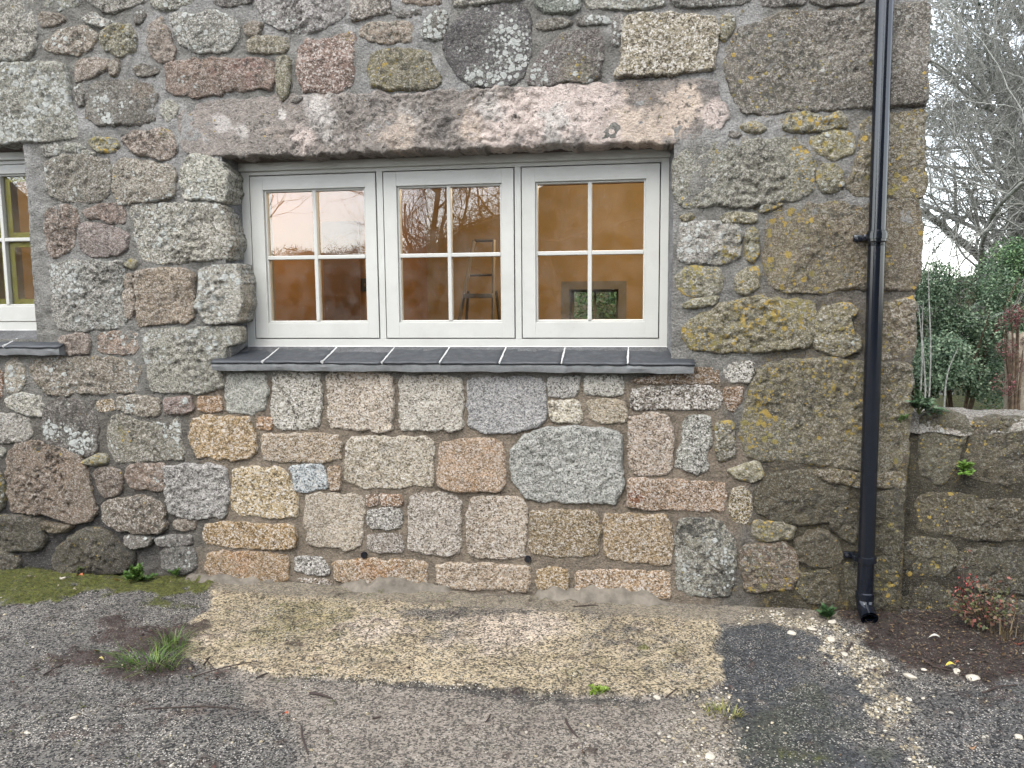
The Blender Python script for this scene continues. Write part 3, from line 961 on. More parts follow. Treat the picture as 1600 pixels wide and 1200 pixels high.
NEW = [
 ('W', [(353,584),(380,582),(416,584),(418,615),(416,641),(395,647),(357,644),(352,620)], dict(c=(178,178,170), wl=.2)),
 ('W', [(424,580),(501,581),(503,610),(501,669),(470,671),(429,669),(424,640)], dict(c=(188,183,170))),
 ('P', [(510,580),(560,580),(612,583),(615,620),(615,671),(585,674),(540,672),(515,669),(511,630)], dict(c=(194,182,168))),
 ('W', [(624,588),(680,587),(722,589),(724,630),(722,671),(690,674),(650,675),(624,671)], dict(c=(198,190,178))),
 ('W', [(732,590),(790,588),(846,589),(854,600),(854,655),(839,669),(790,676),(755,675),(733,666),(730,630)], dict(c=(194,192,190))),
 ('W', [(857,592),(880,588),(906,588),(906,608),(899,620),(870,620),(857,617)], dict(c=(188,184,176))),
 ('W', [(913,590),(940,586),(971,588),(976,605),(974,618),(945,619),(914,616)], dict(c=(188,184,176))),
 ('P', [(859,626),(895,625),(909,630),(909,656),(900,661),(865,660),(858,650)], dict(c=(196,188,172))),
 ('P', [(917,627),(950,624),(976,627),(979,650),(976,662),(940,661),(921,656)], dict(c=(190,174,154))),
 ('N', [(986,609),(1000,605),(1060,603),(1110,603),(1126,612),(1130,628),(1121,640),(1060,639),(1005,641),(985,639)], dict(c=(138,130,116))),
 ('O', [(1131,605),(1161,604),(1159,625),(1148,644),(1136,641)], dict(c=(160,128,98))),
 ('W', [(1129,567),(1150,564),(1179,566),(1179,585),(1171,598),(1140,598),(1129,585)], dict(c=(176,170,154), spk=1.4)),
 ('O', [(1082,575),(1120,572),(1126,580),(1125,599),(1090,601),(1030,599),(988,597),(990,591),(1040,586)], dict(c=(150,128,106))),
 ('P', [(982,650),(1010,647),(1046,648),(1051,680),(1051,736),(1040,743),(990,743),(983,720)], dict(c=(190,170,150))),
 ('N', [(1069,655),(1090,650),(1111,655),(1113,690),(1107,705),(1105,736),(1092,742),(1075,736),(1054,731),(1057,705),(1065,690)], dict(c=(158,156,146), dk=.2, rough=.01)),
 ('Y', [(1120,662),(1146,660),(1147,690),(1147,713),(1125,721),(1119,700)], dict(c=(120,114,96))),
 ('O', [(402,652),(425,653),(425,671),(401,671)], dict(c=(176,142,108))),
 ('T', [(299,655),(320,650),(391,652),(398,675),(401,706),(391,718),(340,717),(305,713),(296,690)], dict(c=(178,152,114))),
 ('P', [(409,680),(450,677),(531,679),(534,700),(534,719),(500,723),(450,723),(411,716)], dict(c=(190,168,142))),
 ('P', [(542,690),(552,681),(600,683),(671,683),(677,700),(678,745),(673,761),(640,758),(600,765),(560,761),(539,753),(539,720)], dict(c=(190,178,162))),
 ('O', [(689,690),(720,686),(781,687),(789,710),(789,755),(781,767),(740,769),(700,767),(684,759),(686,720)], dict(c=(190,164,140), blobs=[((180,136,84),730,764,30,.6)])),
 ('W', [(799,700),(820,680),(860,669),(910,666),(956,670),(971,685),(973,720),(972,770),(961,787),(920,786),(880,785),(835,784),(820,776),(804,756),(797,730)], dict(c=(186,188,186), spk=1.2, rough=.010, proud=.016)),
 ('T', [(364,735),(380,730),(436,729),(449,740),(461,765),(468,790),(466,807),(430,809),(375,806),(362,796),(361,765)], dict(c=(192,172,138))),
 ('W', [(454,728),(480,726),(506,728),(511,745),(512,765),(490,767),(462,767),(456,750)], dict(c=(192,198,206))),
 ('O', [(513,730),(531,729),(534,745),(531,765),(517,766),(512,750)], dict(c=(170,148,122))),
 ('P', [(478,776),(500,771),(556,772),(568,780),(568,815),(566,851),(550,859),(510,856),(481,851),(476,815)], dict(c=(188,176,160))),
 ('O', [(571,775),(585,772),(591,780),(589,790),(572,791)], dict(c=(158,134,112))),
 ('O', [(592,773),(625,774),(630,785),(626,791),(597,791)], dict(c=(160,128,100))),
 ('N', [(574,797),(600,794),(627,797),(629,815),(623,826),(580,827),(572,815)], {}),
 ('N', [(574,838),(595,834),(626,836),(631,850),(628,863),(590,863),(572,856)], dict(c=(158,146,130))),
 ('P', [(639,775),(660,771),(716,772),(723,790),(721,840),(718,864),(700,868),(660,866),(637,856),(636,810)], dict(c=(184,172,160))),
 ('P', [(734,778),(770,776),(816,777),(823,800),(822,850),(821,871),(790,874),(740,871),(729,861),(730,810)], dict(c=(194,178,160))),
 ('T', [(829,797),(870,796),(926,800),(936,810),(938,845),(931,866),(910,872),(860,871),(826,864),(828,830)], dict(c=(170,148,112))),
 ('T', [(944,803),(990,804),(1041,805),(1049,820),(1051,860),(1049,883),(1010,881),(960,876),(946,866),(944,830)], dict(c=(172,152,118))),
 ('O', [(980,752),(990,748),(1050,751),(1131,754),(1134,775),(1130,801),(1090,798),(1020,796),(982,794),(980,775)], dict(c=(176,150,126), blobs=[((152,92,48),992,772,14,.9)])),
 ('T', [(1144,763),(1160,761),(1173,770),(1175,800),(1166,819),(1145,816),(1137,800),(1140,780)], dict(c=(166,150,112), spk=1.3)),
 ('G', [(1059,820),(1075,808),(1110,811),(1131,820),(1146,840),(1148,870),(1146,910),(1136,929),(1110,933),(1075,931),(1057,916),(1056,880),(1056,845)], dict(c=(152,150,136), wl=.45, dk=.42, rough=.022, blobs=[('w',1115,860,30,.3),('y',1080,850,8,.5)])),
 ('T', [(319,820),(345,815),(400,819),(456,820),(464,835),(463,856),(430,859),(370,856),(324,853),(317,838)], dict(c=(182,154,110))),
 ('O', [(322,865),(345,861),(400,863),(449,866),(451,890),(451,909),(420,913),(370,913),(330,906),(322,885)], dict(c=(184,156,118), blobs=[((186,136,84),370,866,40,.6)])),
 ('N', [(460,870),(500,869),(513,885),(515,899),(480,898),(461,893)], {}),
 ('O', [(519,878),(560,873),(630,876),(669,878),(669,900),(663,919),(620,915),(560,911),(523,906)], dict(c=(186,160,128), blobs=[((190,138,84),590,877,60,.6)])),
 ('P', [(682,885),(700,880),(770,882),(827,885),(829,905),(826,925),(780,923),(720,921),(684,913)], dict(c=(192,172,152))),
 ('T', [(837,890),(860,887),(887,888),(889,905),(887,921),(860,925),(837,921)], dict(c=(174,150,114))),
 ('O', [(899,893),(940,890),(1000,891),(1046,894),(1049,915),(1047,936),(1010,935),(950,931),(898,921)], dict(c=(184,156,124))),
 ('N', [(464,905),(500,904),(521,908),(515,917),(480,918)], dict(c=(150,134,110))),
]
#STONES_END

# ------------------------------------------------------------------ wall (mortar face) and its stones
xs = np.arange(XL, XC + 0.001, 0.0125)
xs[-1] = XC
zs = np.arange(-0.12, ZT, 0.0125)
X, Z = np.meshgrid(xs, zs)


def infill_w(X, Z):
    a, b = onY(300, 590), onY(1155, 935)
    q = 0.08 * fbm(X, Z, 5, 3, 3)
    w = np.clip((X - a[0] + q) / 0.05, 0, 1) * np.clip((b[0] - X + q) / 0.06, 0, 1) * np.clip((a[2] + 0.02 - Z) / 0.04, 0, 1)
    return w


nw = infill_w(X, Z)
rec = 0.004 + 0.005 * fbm(X, Z, 2.2, 3, 5)
rec = rec * (1 - nw) - 0.001 * nw
rec += pxblob(X, Z, [(150, 860, 120, .018), (30, 840, 90, .016), (250, 840, 60, .012)])
H = .0025 * (1 - nw) - .0045 * nw - rec + (0.006 * fbm(X, Z, 9, 4, 8) + 0.005 * fbm(X, Z, 36, 3, 9, .7)) * (1 - 0.72 * nw)
cold = lin((147, 144, 136))[None, None, :]
base = np.ones(X.shape + (3,)) * cold


def over(base, w, c):
    w = np.clip(w, 0, 1)[..., None]
    return base * (1 - w) + lin(c) * w


zt = onY(400, 0)[2]
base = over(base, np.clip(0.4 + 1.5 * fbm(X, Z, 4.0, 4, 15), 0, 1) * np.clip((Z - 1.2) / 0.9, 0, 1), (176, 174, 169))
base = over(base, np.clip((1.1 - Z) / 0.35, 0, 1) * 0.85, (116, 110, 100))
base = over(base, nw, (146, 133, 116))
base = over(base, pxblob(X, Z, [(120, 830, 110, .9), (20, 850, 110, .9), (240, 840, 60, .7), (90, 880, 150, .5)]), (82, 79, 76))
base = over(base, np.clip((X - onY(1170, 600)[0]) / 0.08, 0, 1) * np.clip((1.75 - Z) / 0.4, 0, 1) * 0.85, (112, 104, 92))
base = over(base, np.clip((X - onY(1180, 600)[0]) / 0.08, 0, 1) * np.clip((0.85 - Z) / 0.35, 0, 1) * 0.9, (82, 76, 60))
lich = np.zeros(X.shape + (3,))
lich[..., 1] = np.clip((X - onY(1130, 600)[0]) / 0.1, 0, 1) * 0.28 * (1 - nw)
bad = in_open(X, Z)
xc_, zc_ = (X[:-1, :-1] + X[1:, 1:]) / 2, (Z[:-1, :-1] + Z[1:, 1:]) / 2
q = ~in_open(xc_, zc_)
ii = np.arange(X.size).reshape(X.shape)
Fq = np.stack([ii[:-1, :-1][q], ii[:-1, 1:][q], ii[1:, 1:][q], ii[1:, :-1][q]], 1)
V = np.stack([X, -H, Z], -1).reshape(-1, 3)
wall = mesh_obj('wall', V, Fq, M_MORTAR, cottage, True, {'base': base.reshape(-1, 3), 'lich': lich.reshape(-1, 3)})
wall['label'] = 'grey and brown lime mortar face between the stones'

sd = 100
for k, pts, ov in OLD + NEW:
    sd += 13
    make_stone(k, pts, wall, sd, **ov)

# the long lintel
LINT = [(280,178),(292,166),(350,158),(400,153),(470,149),(560,146),(590,144),(620,150),(680,142),(780,138),(840,138),(900,132),(1000,127),(1080,122),(1119,128),(1124,150),(1136,165),(1138,186),(1125,202),(1092,216),(1064,217),(1052,221),(980,221),(900,226),(800,228),(700,233),(600,235),(500,239),(400,241),(300,243),(284,236),(277,210)]
PK, PC, PW, DG = (234, 216, 204), (230, 210, 190), (224, 216, 207), (118, 112, 107)
make_stone('D', LINT, wall, 4242, skirt=.24, c=(156, 147, 139), wl=.08, yl=.05, dk=.16, spk=.3, proud=.012, bev=.011, lump=.014, rough=.014, grow=.010,
           blobs=[(PW, 500, 182, 34, .95), (PK, 478, 214, 26, .8), (PW, 520, 205, 22, .7), (PW, 640, 180, 24, .8), (PC, 628, 205, 34, .75), (PW, 580, 200, 12, .7),
                  (PK, 820, 195, 70, 1.0), (PK, 900, 170, 70, 1.0), (PC, 980, 180, 70, 1.0), (PC, 745, 200, 30, .9), (PK, 790, 188, 50, 1.0), (PW, 770, 170, 30, .8), (PK, 850, 165, 60, 1.0), (PW, 880, 205, 50, .9), (PK, 940, 190, 60, 1.0), (PC, 1010, 195, 50, 1.0), (PC, 1060, 170, 40, 1.0),
                  (PK, 1118, 175, 20, 1.0), (PW, 345, 195, 18, .9), (PW, 380, 205, 14, .8), (PW, 320, 214, 12, .7), (PW, 442, 180, 10, .9), (PC, 425, 215, 18, .6), (DG, 1108, 138, 16, .9), (DG, 1000, 138, 40, .8), (DG, 1088, 198, 14, .8),
                  (DG, 690, 195, 26, .8), (DG, 590, 165, 24, .7), (DG, 905, 218, 16, .7), (DG, 815, 222, 14, .6)])
for k_, pts_ in (('D', [(1186, -16), (1262, -16), (1258, 4), (1215, 10), (1190, 8)]), ('D', [(1270, -16), (1352, -16), (1348, 4), (1290, 8), (1268, 4)]), ('G', [(912, -16), (1038, -16), (1040, 8), (985, 14), (920, 14)]),
                 ('B', [(628, -16), (690, -16), (688, 6), (660, 9), (630, 5)]), ('G', [(700, -16), (822, -16), (815, 0), (770, 3), (712, 12)]), ('D', [(455, 158), (466, 150), (474, 153), (466, 160)]), ('G', [(104, 240), (136, 236), (150, 241), (120, 243)]), ('D', [(1142, 205), (1158, 210), (1150, 216), (1138, 213)]), ('Y', [(1190, 322), (1225, 318), (1200, 330), (1188, 332)])):
    make_stone(k_, pts_, wall, 5100 + len(pts_) * 7 + int(abs(pts_[0][0])))

# stones beyond the left and upper edge of the photograph
zrow = 0.05
k = 0
while zrow < ZT - 0.1:
    hgt = random.uniform(0.16, 0.27)
    x = XL + 0.03
    lim = float(onY(-48, 500)[0]) if zrow < 2.75 else XC - 0.05
    while x < lim - 0.06:
        wdt = min(random.uniform(0.2, 0.45), lim - x)
        cxm, czm = x + wdt / 2, zrow + hgt / 2
        pj = RM @ (np.array([cxm, 0, czm]) - CAM)
        py = 600 + F * pj[1] / pj[2]
        ok = not in_open(np.array([x, x + wdt, cxm]), np.array([czm, czm, czm]), 0.12).any()
        if ok and (lim < 0 or py < -95) and wdt > 0.08:
            g = 0.012
            pp = [(x + g + random.uniform(0, .02), zrow + g), (cxm, zrow + g - random.uniform(-.01, .01)), (x + wdt - g, zrow + g + random.uniform(0, .02)),
                  (x + wdt - g - random.uniform(0, .01), czm), (x + wdt - g - random.uniform(0, .03), zrow + hgt - g), (cxm, zrow + hgt - g + random.uniform(-.01, .01)), (x + g, zrow + hgt - g - random.uniform(0, .02)), (x + g, czm)]
            make_stone(random.choice('GGLBDB'), pp, wall, 9000 + 7 * k, px=False)
            k += 1
        x += wdt
    zrow += hgt

# ------------------------------------------------------------------ reveals around the openings
def reveal(op, fr, name):
    """splayed mortar reveals from the stone edge back to the window frame"""
    a, b, c, d = op[0] - .012, op[1] + .012, op[2] - .012, op[3] + .006
    fa, fb, fc, fd = fr
    Vs, Fs, cols = [], [], []

    def strip(p0, p1, q0, q1, nrm, col):
        n = max(2, int(np.hypot(p1[0] - p0[0], p1[1] - p0[1]) / 0.014))
        m = 16
        t = np.linspace(0, 1, n)[:, None]
        s = np.linspace(0, 1, m)[None, :]
        e = np.clip(s / .72, 0, 1) ** .8
        x = (p0[0] + (p1[0] - p0[0]) * t) * (1 - e) + (q0[0] + (q1[0] - q0[0]) * t) * e
        z = (p0[1] + (p1[1] - p0[1]) * t) * (1 - e) + (q0[1] + (q1[1] - q0[1]) * t) * e
        y = 0.004 + 0.21 * s + 0 * t
        amp = (0.006 * fbm(x + z, y, 10, 4, 5) + 0.002 * fbm(x + z, y, 60, 3, 6)) * (1 - e) - .004 * e
        x = x + nrm[0] * amp
        z = z + nrm[1] * amp
        o = sum(len(v) for v in Vs)
        Vs.append(np.stack([x, y, z], -1).reshape(-1, 3))
        i = np.arange(n * m).reshape(n, m) + o
        Fs.append(np.stack([i[:-1, :-1].ravel(), i[1:, :-1].ravel(), i[1:, 1:].ravel(), i[:-1, 1:].ravel()], 1))
        cols.append(np.tile(lin(col), (n * m, 1)))
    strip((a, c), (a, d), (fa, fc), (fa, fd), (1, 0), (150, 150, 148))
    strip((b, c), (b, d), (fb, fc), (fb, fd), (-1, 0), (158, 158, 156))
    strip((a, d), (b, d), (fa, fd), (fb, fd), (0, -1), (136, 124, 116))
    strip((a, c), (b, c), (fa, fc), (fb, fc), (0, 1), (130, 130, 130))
    V = np.concatenate(Vs)
    mesh_obj(name, V, np.concatenate(Fs), M_MORTAR, cottage, True, {'base': np.concatenate(cols), 'lich': np.zeros((len(V), 3))})


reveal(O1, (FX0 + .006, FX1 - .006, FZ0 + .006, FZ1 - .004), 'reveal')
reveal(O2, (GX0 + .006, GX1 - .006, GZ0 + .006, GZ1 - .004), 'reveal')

# ------------------------------------------------------------------ windows
def bx(name, mat, parent, boxes, bev=0.002):
    m = MB()
    for b in boxes:
        m.box(*b, bev=bev)
    return m.build(name, mat, parent)


def casement(parent, x0, x1, z0, z1, gx0, gx1, gz0, gz1, vb, hb, y, tape=False):
    """one sash: outer rectangle, glazed rectangle, centre lines of the bars"""
    yf, yb = y - 0.004, y + 0.050
    m = MB()
    m.box(x0, gx0, yf, yb, z0, z1, .002)
    m.box(gx1, x1, yf, yb, z0, z1, .002)
    m.box(gx0 - .001, gx1 + .001, yf + .0006, yb - .001, z0, gz0, .002)
    m.box(gx0 - .001, gx1 + .001, yf + .0006, yb - .001, gz1, z1, .002)
    # moulded inner edge
    e = .010
    m.box(gx0 - .001, gx0 + e, yf + .012, yb - .004, gz0 - .001, gz1 + .001, .003)
    m.box(gx1 - e, gx1 + .001, yf + .012, yb - .004, gz0 - .001, gz1 + .001, .003)
    m.box(gx0 + e - .002, gx1 - e + .002, yf + .013, yb - .005, gz0 - .001, gz0 + e, .003)
    m.box(gx0 + e - .002, gx1 - e + .002, yf + .013, yb - .005, gz1 - e, gz1 + .001, .003)
    m.build('casement', M_PAINT, parent)
    w = .0095
    m = MB()
    m.box(vb - w, vb + w, yf + .008, yb - .006, gz0 + e - .002, gz1 - e + .002, .003)
    m.build('glazing_bar', M_PAINT, parent)
    m = MB()
    m.box(gx0 + e - .002, vb - w + .001, yf + .009, yb - .007, hb - w, hb + w, .003)
    m.box(vb + w - .001, gx1 - e + .002, yf + .009, yb - .007, hb - w, hb + w, .003)
    m.build('glazing_bar', M_PAINT, parent)
    for (a, b) in ((gx0 + e - .004, vb - w + .003), (vb + w - .003, gx1 - e + .004)):
        for (c, d) in ((gz0 + e - .004, hb - w + .003), (hb + w - .003, gz1 - e + .004)):
            j = random.uniform(-.0015, .0015)
            yy = y + .026
            V = [(a, yy + j, c), (b, yy - j, c), (b, yy - j * .5, d), (a, yy + j * .5, d)]
            mesh_obj('pane', np.array(V), [(0, 1, 2, 3)], M_GLASS, parent, False)
            if tape:
                tw = .032
                ty0, ty1 = yy + .008, yy + .0095
                bx('masking_tape', M_TAPE, parent, [(a, a + tw, ty0, ty1, c, d), (b - tw, b, ty0, ty1, c, d), (a + tw, b - tw, ty0 + .0002, ty1, c, c + tw), (a + tw, b - tw, ty0 + .0002, ty1, d - tw, d)], 0)


def win_frame(name, x0, x1, z0, z1, mull, y, sash_z0, sash_z1, xs_pairs):
    m = MB()
    yf, yb = y, y + .075
    jamb_l, jamb_r = xs_pairs[0][0] - .003, xs_pairs[-1][1] + .003
    m.box(x0, jamb_l, yf, yb, z0, z1, .002)
    m.box(jamb_r, x1, yf, yb, z0, z1, .002)
    m.box(jamb_l - .001, jamb_r + .001, yf + .0006, yb - .001, z0, sash_z0 - .003, .002)
    m.box(jamb_l - .001, jamb_r + .001, yf + .0006, yb - .001, sash_z1 + .003, z1 - .02, .002)
    m.box(x0 - .002, x1 + .002, yf - .016, yf + .03, z1 - .036, z1 + .004, .003)      # weather strip on the head
    for (p, q_) in zip(xs_pairs[:-1], xs_pairs[1:]):
        m.box(p[1] + .003, q_[0] - .003, yf, yb, sash_z0 - .004, sash_z1 + .004, .002)
    return m.build(name, M_PAINT, cottage)


sash_x = [(avgx((388.75, 275), (401.2, 528)), avgx((586, 270), (594, 529))),
          (avgx((598, 270), (605, 528)), avgx((803, 264), (804.5, 528))),
          (avgx((814.5, 265), (816.5, 528)), avgx((1032.5, 255), (1028.3, 528)))]
sz0 = avgz((401, 528.5), (1028, 528.5))
sz1 = avgz((389, 275), (1032.5, 255))
gl_x = [(avgx((411, 297), (420, 504)), avgx((571, 290), (575, 503)), avgx((489.5, 295), (497, 503))),
        (avgx((619, 292), (625, 503)), avgx((784, 288), (785.5, 503)), avgx((700.5, 290), (703.5, 503))),
        (avgx((836, 283), (837.5, 502)), avgx((1010, 279), (1007.5, 502)), avgx((921.5, 281), (921.5, 502)))]
gz0 = avgz((420, 504.5), (1007, 502.5))
gz1 = avgz((412, 297), (1009, 279.5))
hbz = avgz((490, 402), (703, 399.5), (921, 393.5))
win = win_frame('window', FX0, FX1, FZ0, FZ1, None, WY, sz0, sz1, sash_x)
win['label'] = 'cream three-casement window under the long stone lintel'
bx('seal', M_GAP, win, [(sash_x[0][0] - .008, sash_x[-1][1] + .008, WY + .052, WY + .056, sz0 - .008, sz0 + .006), (sash_x[0][0] - .008, sash_x[-1][1] + .008, WY + .052, WY + .056, sz1 - .006, sz1 + .008)]
   + [(p - .008, p + .006, WY + .0515, WY + .0555, sz0, sz1) for p, _ in sash_x] + [(p - .006, p + .008, WY + .0515, WY + .0555, sz0, sz1) for _, p in sash_x], 0)
for (a, b), (g0, g1, vb) in zip(sash_x, gl_x):
    casement(win, a + .0015, b - .0015, sz0 + .0015, sz1 - .0015, g0, g1, gz0, gz1, vb, hbz, WY)

lx1 = avgx((70, 258), (80.5, 500))
lg1 = avgx((66, 272), (76, 476))
lsz0, lsz1 = avgz((60, 502)), avgz((60, 256))
lgz0, lgz1 = avgz((60, 478)), avgz((60, 270))
lhb = avgz((30, 374))
lvb = avgx((1, 300), (8, 470))
lg0 = 2 * lvb - lg1
lx0 = lg0 - (lx1 - lg1)
win2 = win_frame('window', GX0, GX1, GZ0, GZ1, None, WY, lsz0, lsz1, [(GX0 + .03, lx0 - .02), (lx0, lx1)])
win2['label'] = 'cream window at the left edge with yellow tape round its panes'
casement(win2, lx0, lx1, lsz0, lsz1, lg0, lg1, lgz0, lgz1, lvb, lhb, WY, True)
ww = lx0 - .02 - GX0 - .03
casement(win2, GX0 + .03, lx0 - .02, lsz0, lsz1, GX0 + .03 + .07, lx0 - .09, lgz0, lgz1, (GX0 + .03 + lx0 - .02) / 2, lhb, WY, True)

# ------------------------------------------------------------------ slate sills
def sill(x0, x1, zb, zf, yb, yf, joints, name_label, ear=0.0):
    """slates sloping from the frame (yb,zb) to the nosing (yf,zf) on a cement bed"""
    th = .010
    m = MB()
    pr = [(yb + .03, zb - th + (yb + .03 - yb) * (zb - zf) / (yb - yf)), (yf + .004, zf - th - .001), (yf + .001, zf - .024), (yf + .006, zf - .044), (yf + .09, zf - .056), (yb + .03, zf - .06)]
    n = 60
    Vv, Ff = [], []
    for i in range(n + 1):
        xx = x0 + .004 + (x1 - x0 - .008) * i / n
        for j, (py, pz) in enumerate(pr):
            a = .004 * vn(np.array([xx * 19.0]), np.array([j * 3.1]), 4)[0]
            Vv.append((xx, py + (a if 1 < j < 5 else 0), pz + (a if 2 < j < 5 else 0)))
    k_ = len(pr)
    for i in range(n):
        for j in range(k_):
            Ff.append((i * k_ + j, i * k_ + (j + 1) % k_, (i + 1) * k_ + (j + 1) % k_, (i + 1) * k_ + j))
    Ff.append(tuple(range(k_))[::-1])
    Ff.append(tuple(n * k_ + j for j in range(k_)))
    s = mesh_obj('window_sill', np.array(Vv), Ff, M_CEMENT, cottage, True)
    try:
        s.data.set_sharp_from_angle(angle=0.6)
    except Exception:
        pass
    s['label'] = name_label
    edges = [x0] + joints + [x1]
    sl = (zb - zf) / (yb - yf)
    for i, (a, b) in enumerate(zip(edges[:-1], edges[1:])):
        g = .0035
        nx_, ny_ = 12, 8
        a_, b_ = a + (g if i else 0), b - (g if i < len(edges) - 2 else 0)
        Vv, Ff = [], []
        dz = random.uniform(-.0015, .0015)
        for layer in (0, 1):
            for u in range(nx_ + 1):
                for v in range(ny_ + 1):
                    xx = a_ + (b_ - a_) * u / nx_
                    yy = yf + (yb - yf) * v / ny_
                    if v == 0:
                        yy += .003 * vn(np.array([xx * 40]), np.array([i * 2.0]), 9)[0] + random.uniform(-.001, .001)
                    zz = zf + (yy - yf) * sl + dz
                    if layer == 0:
                        zz += .0012 * vn(np.array([xx * 30]), np.array([yy * 30 + i]), 12)[0]
                    else:
                        zz -= th
                    # the ends run past the opening only in front of the wall face
                    Vv.append((xx, yy, zz))
        st = (nx_ + 1) * (ny_ + 1)
        for u in range(nx_):
            for v in range(ny_):
                p = u * (ny_ + 1) + v
                Ff.append((p, p + ny_ + 1, p + ny_ + 2, p + 1))
                Ff.append((st + p, st + p + 1, st + p + ny_ + 2, st + p + ny_ + 1))
        for u in range(nx_):
            p = u * (ny_ + 1)
            Ff.append((p, st + p, st + p + ny_ + 1, p + ny_ + 1))
        for v in range(ny_):
            Ff.append((v, v + 1, st + v + 1, st + v))
            p = nx_ * (ny_ + 1) + v
            Ff.append((p, st + p, st + p + 1, p + 1))
        o = mesh_obj('slate', np.array(Vv), Ff, M_SLATE, s, False)
    for jx in joints:
        m = MB()
        ps, rs = [], []
        for i in range(13):
            t_ = i / 12
            yy = yf - .001 + (yb - yf) * t_
            ps.append((jx + random.uniform(-.0012, .0012), yy, zf + (yy - yf) * sl - .0005))
            rs.append(random.uniform(.0032, .0058) + (.003 if i == 0 and random.random() < .4 else 0))
        m.tube(ps, rs, 8)
        m.build('sealant_joint', M_SEAL, s, True)
    # bead where the slates meet the frame
    m = MB()
    ps = [(max(x0, FX0) if x0 > -2.5 else x0, yb - .003, zb + .001)]
    n = 40
    xa, xb = (FX0, FX1) if x0 > -2.6 else (x0 + .05, GX1)
    ps = [(xa + (xb - xa) * i / n, yb - .002, zb + .0005 + .001 * vn(np.array([i * 1.3]), np.array([0.2]), 3)[0]) for i in range(n + 1)]
    m.tube(ps, .0042, 6)
    m.build('sealant_joint', M_SEAL, s, True)
    return s


YFS = -.055
zb_ = FZ0 - .002
zf_ = float(np.mean([onY(x, y, YFS)[2] for x, y in ((600, 564.5), (877, 567), (1000, 569))]))
jts = [float(onY(x, y, YFS)[0]) for x, y in ((410, 563), (503, 563), (597, 565), (687, 565), (780, 565), (877, 567), (981, 569))]
sx0, sx1 = float(onY(329, 566, YFS)[0]), float(onY(1086, 571, YFS)[0])
sill(sx0, sx1, zb_, zf_, WY + .004, YFS, jts, 'slate sill with white joints below the three-casement window')
zf2 = float(onY(60, 541, YFS)[2])
sx1b = float(onY(92, 540, YFS)[0])
j0 = float(onY(5, 540, YFS)[0])
sill(GX0 - .06, sx1b, GZ0 - .002, zf2, WY + .004, YFS, [j0 - .56, j0 - .28, j0], 'slate sill below the left window')
# weep tubes in the mortar
for (x, y) in ((568.5, 867.5), (824.5, 874)):
    c = onY(x, y, -.006)
    m = MB()
    r1 = m.tube([(c[0], .05, c[2]), (c[0], -.010, c[2]), (c[0], -.014, c[2]), (c[0], -.014, c[2])], [.016, .016, .014, .009], 16, False)
    m.tube([(c[0], -.013, c[2]), (c[0], .03, c[2])], [.009, .009], 16, False)
    m.tube([(c[0], .028, c[2]), (c[0], .03, c[2])], [.0095, .0095], 16, True)
    m.build('weep_tube', M_BLACK, cottage, True)

# cement fillet along the foot of the infill
FIL = [(292, 897, .05, -.02), (305, 900, .08, .03), (345, 908, .09, .045), (420, 914, .05, .02), (450, 918, .04, -.015), (515, 922, .04, -.02), (545, 926, .08, .045), (640, 930, .09, .055), (695, 935, .06, .03), (712, 937, .04, -.02), (826, 940, .04, -.02), (842, 938, .08, .05), (920, 944, .09, .06), (1020, 950, .08, .05), (1050, 953, .05, .0), (1070, 955, .05, -.02), (1200, 962, .04, -.03)]
fx = np.array([onZ(a, b)[0] for a, b, _, _ in FIL])
fw = np.array([c for _, _, c, _ in FIL])
fh = np.array([d for _, _, _, d in FIL])
xx = np.arange(fx[0], fx[-1], .012)
W_ = np.interp(xx, fx, fw) * (1 + .25 * vn(xx * 13, xx * 0, 3)) 
H_ = np.interp(xx, fx, fh) * (1 + .3 * vn(xx * 17, xx * 0 + 4, 5))
sec = np.linspace(0, 1, 12)
VX = np.repeat(xx[:, None], 12, 1)
VY = .02 - (W_[:, None] + .02) * sec[None, :] ** .8
VZ = H_[:, None] * (1 - sec[None, :] ** 2.2) - .01 * sec[None, :]
nz_ = fbm(VX, VY, 22, 4, 6)
VZ = VZ + .013 * nz_ + .004 * fbm(VX, VY, 60, 3, 16)
VY = VY + .004 * fbm(VX, VZ, 30, 3, 7)
ii = np.arange(VX.size).reshape(VX.shape)
Fq = np.stack([ii[:-1, :-1].ravel(), ii[:-1, 1:].ravel(), ii[1:, 1:].ravel(), ii[1:, :-1].ravel()], 1)
mesh_obj('cement_fillet', np.stack([VX, VY, VZ], -1).reshape(-1, 3), Fq, M_GRIT, cottage, True)

# ------------------------------------------------------------------ body of the house
YI = .46
K1 = (FX0 + .012, FX1 - .012, FZ0 + .012, FZ1 - .012)
K2 = (GX0 + .012, GX1 - .012, GZ0 + .012, GZ1 - .012)
YK = WY + .062
ib = [(XL, K2[0]), (K2[1], K1[0]), (K1[1], XC - .012)]
m = MB()
for a, b in ib:
    m.box(a, b, YK, YI, -.2, ZT)
for op in (K1, K2):
    m.box(op[0], op[1], YK + .001, YI - .001, op[3], ZT - .001)
    m.box(op[0], op[1], YK + .001, YI - .001, -.199, op[2])
m.build('wall_core', M_REVEAL_IN, cottage)
YB = 4.3
a, b = onY(893, 452, YB), onY(968, 505, YB)
bwx0, bwx1 = float(a[0]), float(b[0])
bwz1 = float(a[2])
bwz0 = bwz1 - .55
m = MB()
m.box(XL + .01, bwx0, YB - .35, YB, -.2, ZT - .002)
m.box(bwx1, XC - .02, YB - .35, YB, -.2, ZT - .002)
m.box(bwx0 - .001, bwx1 + .001, YB - .349, YB - .001, bwz1, ZT - .003)
m.box(bwx0 - .001, bwx1 + .001, YB - .349, YB - .001, -.199, bwz0)
m.build('back_wall', M_PLASTER, cottage)
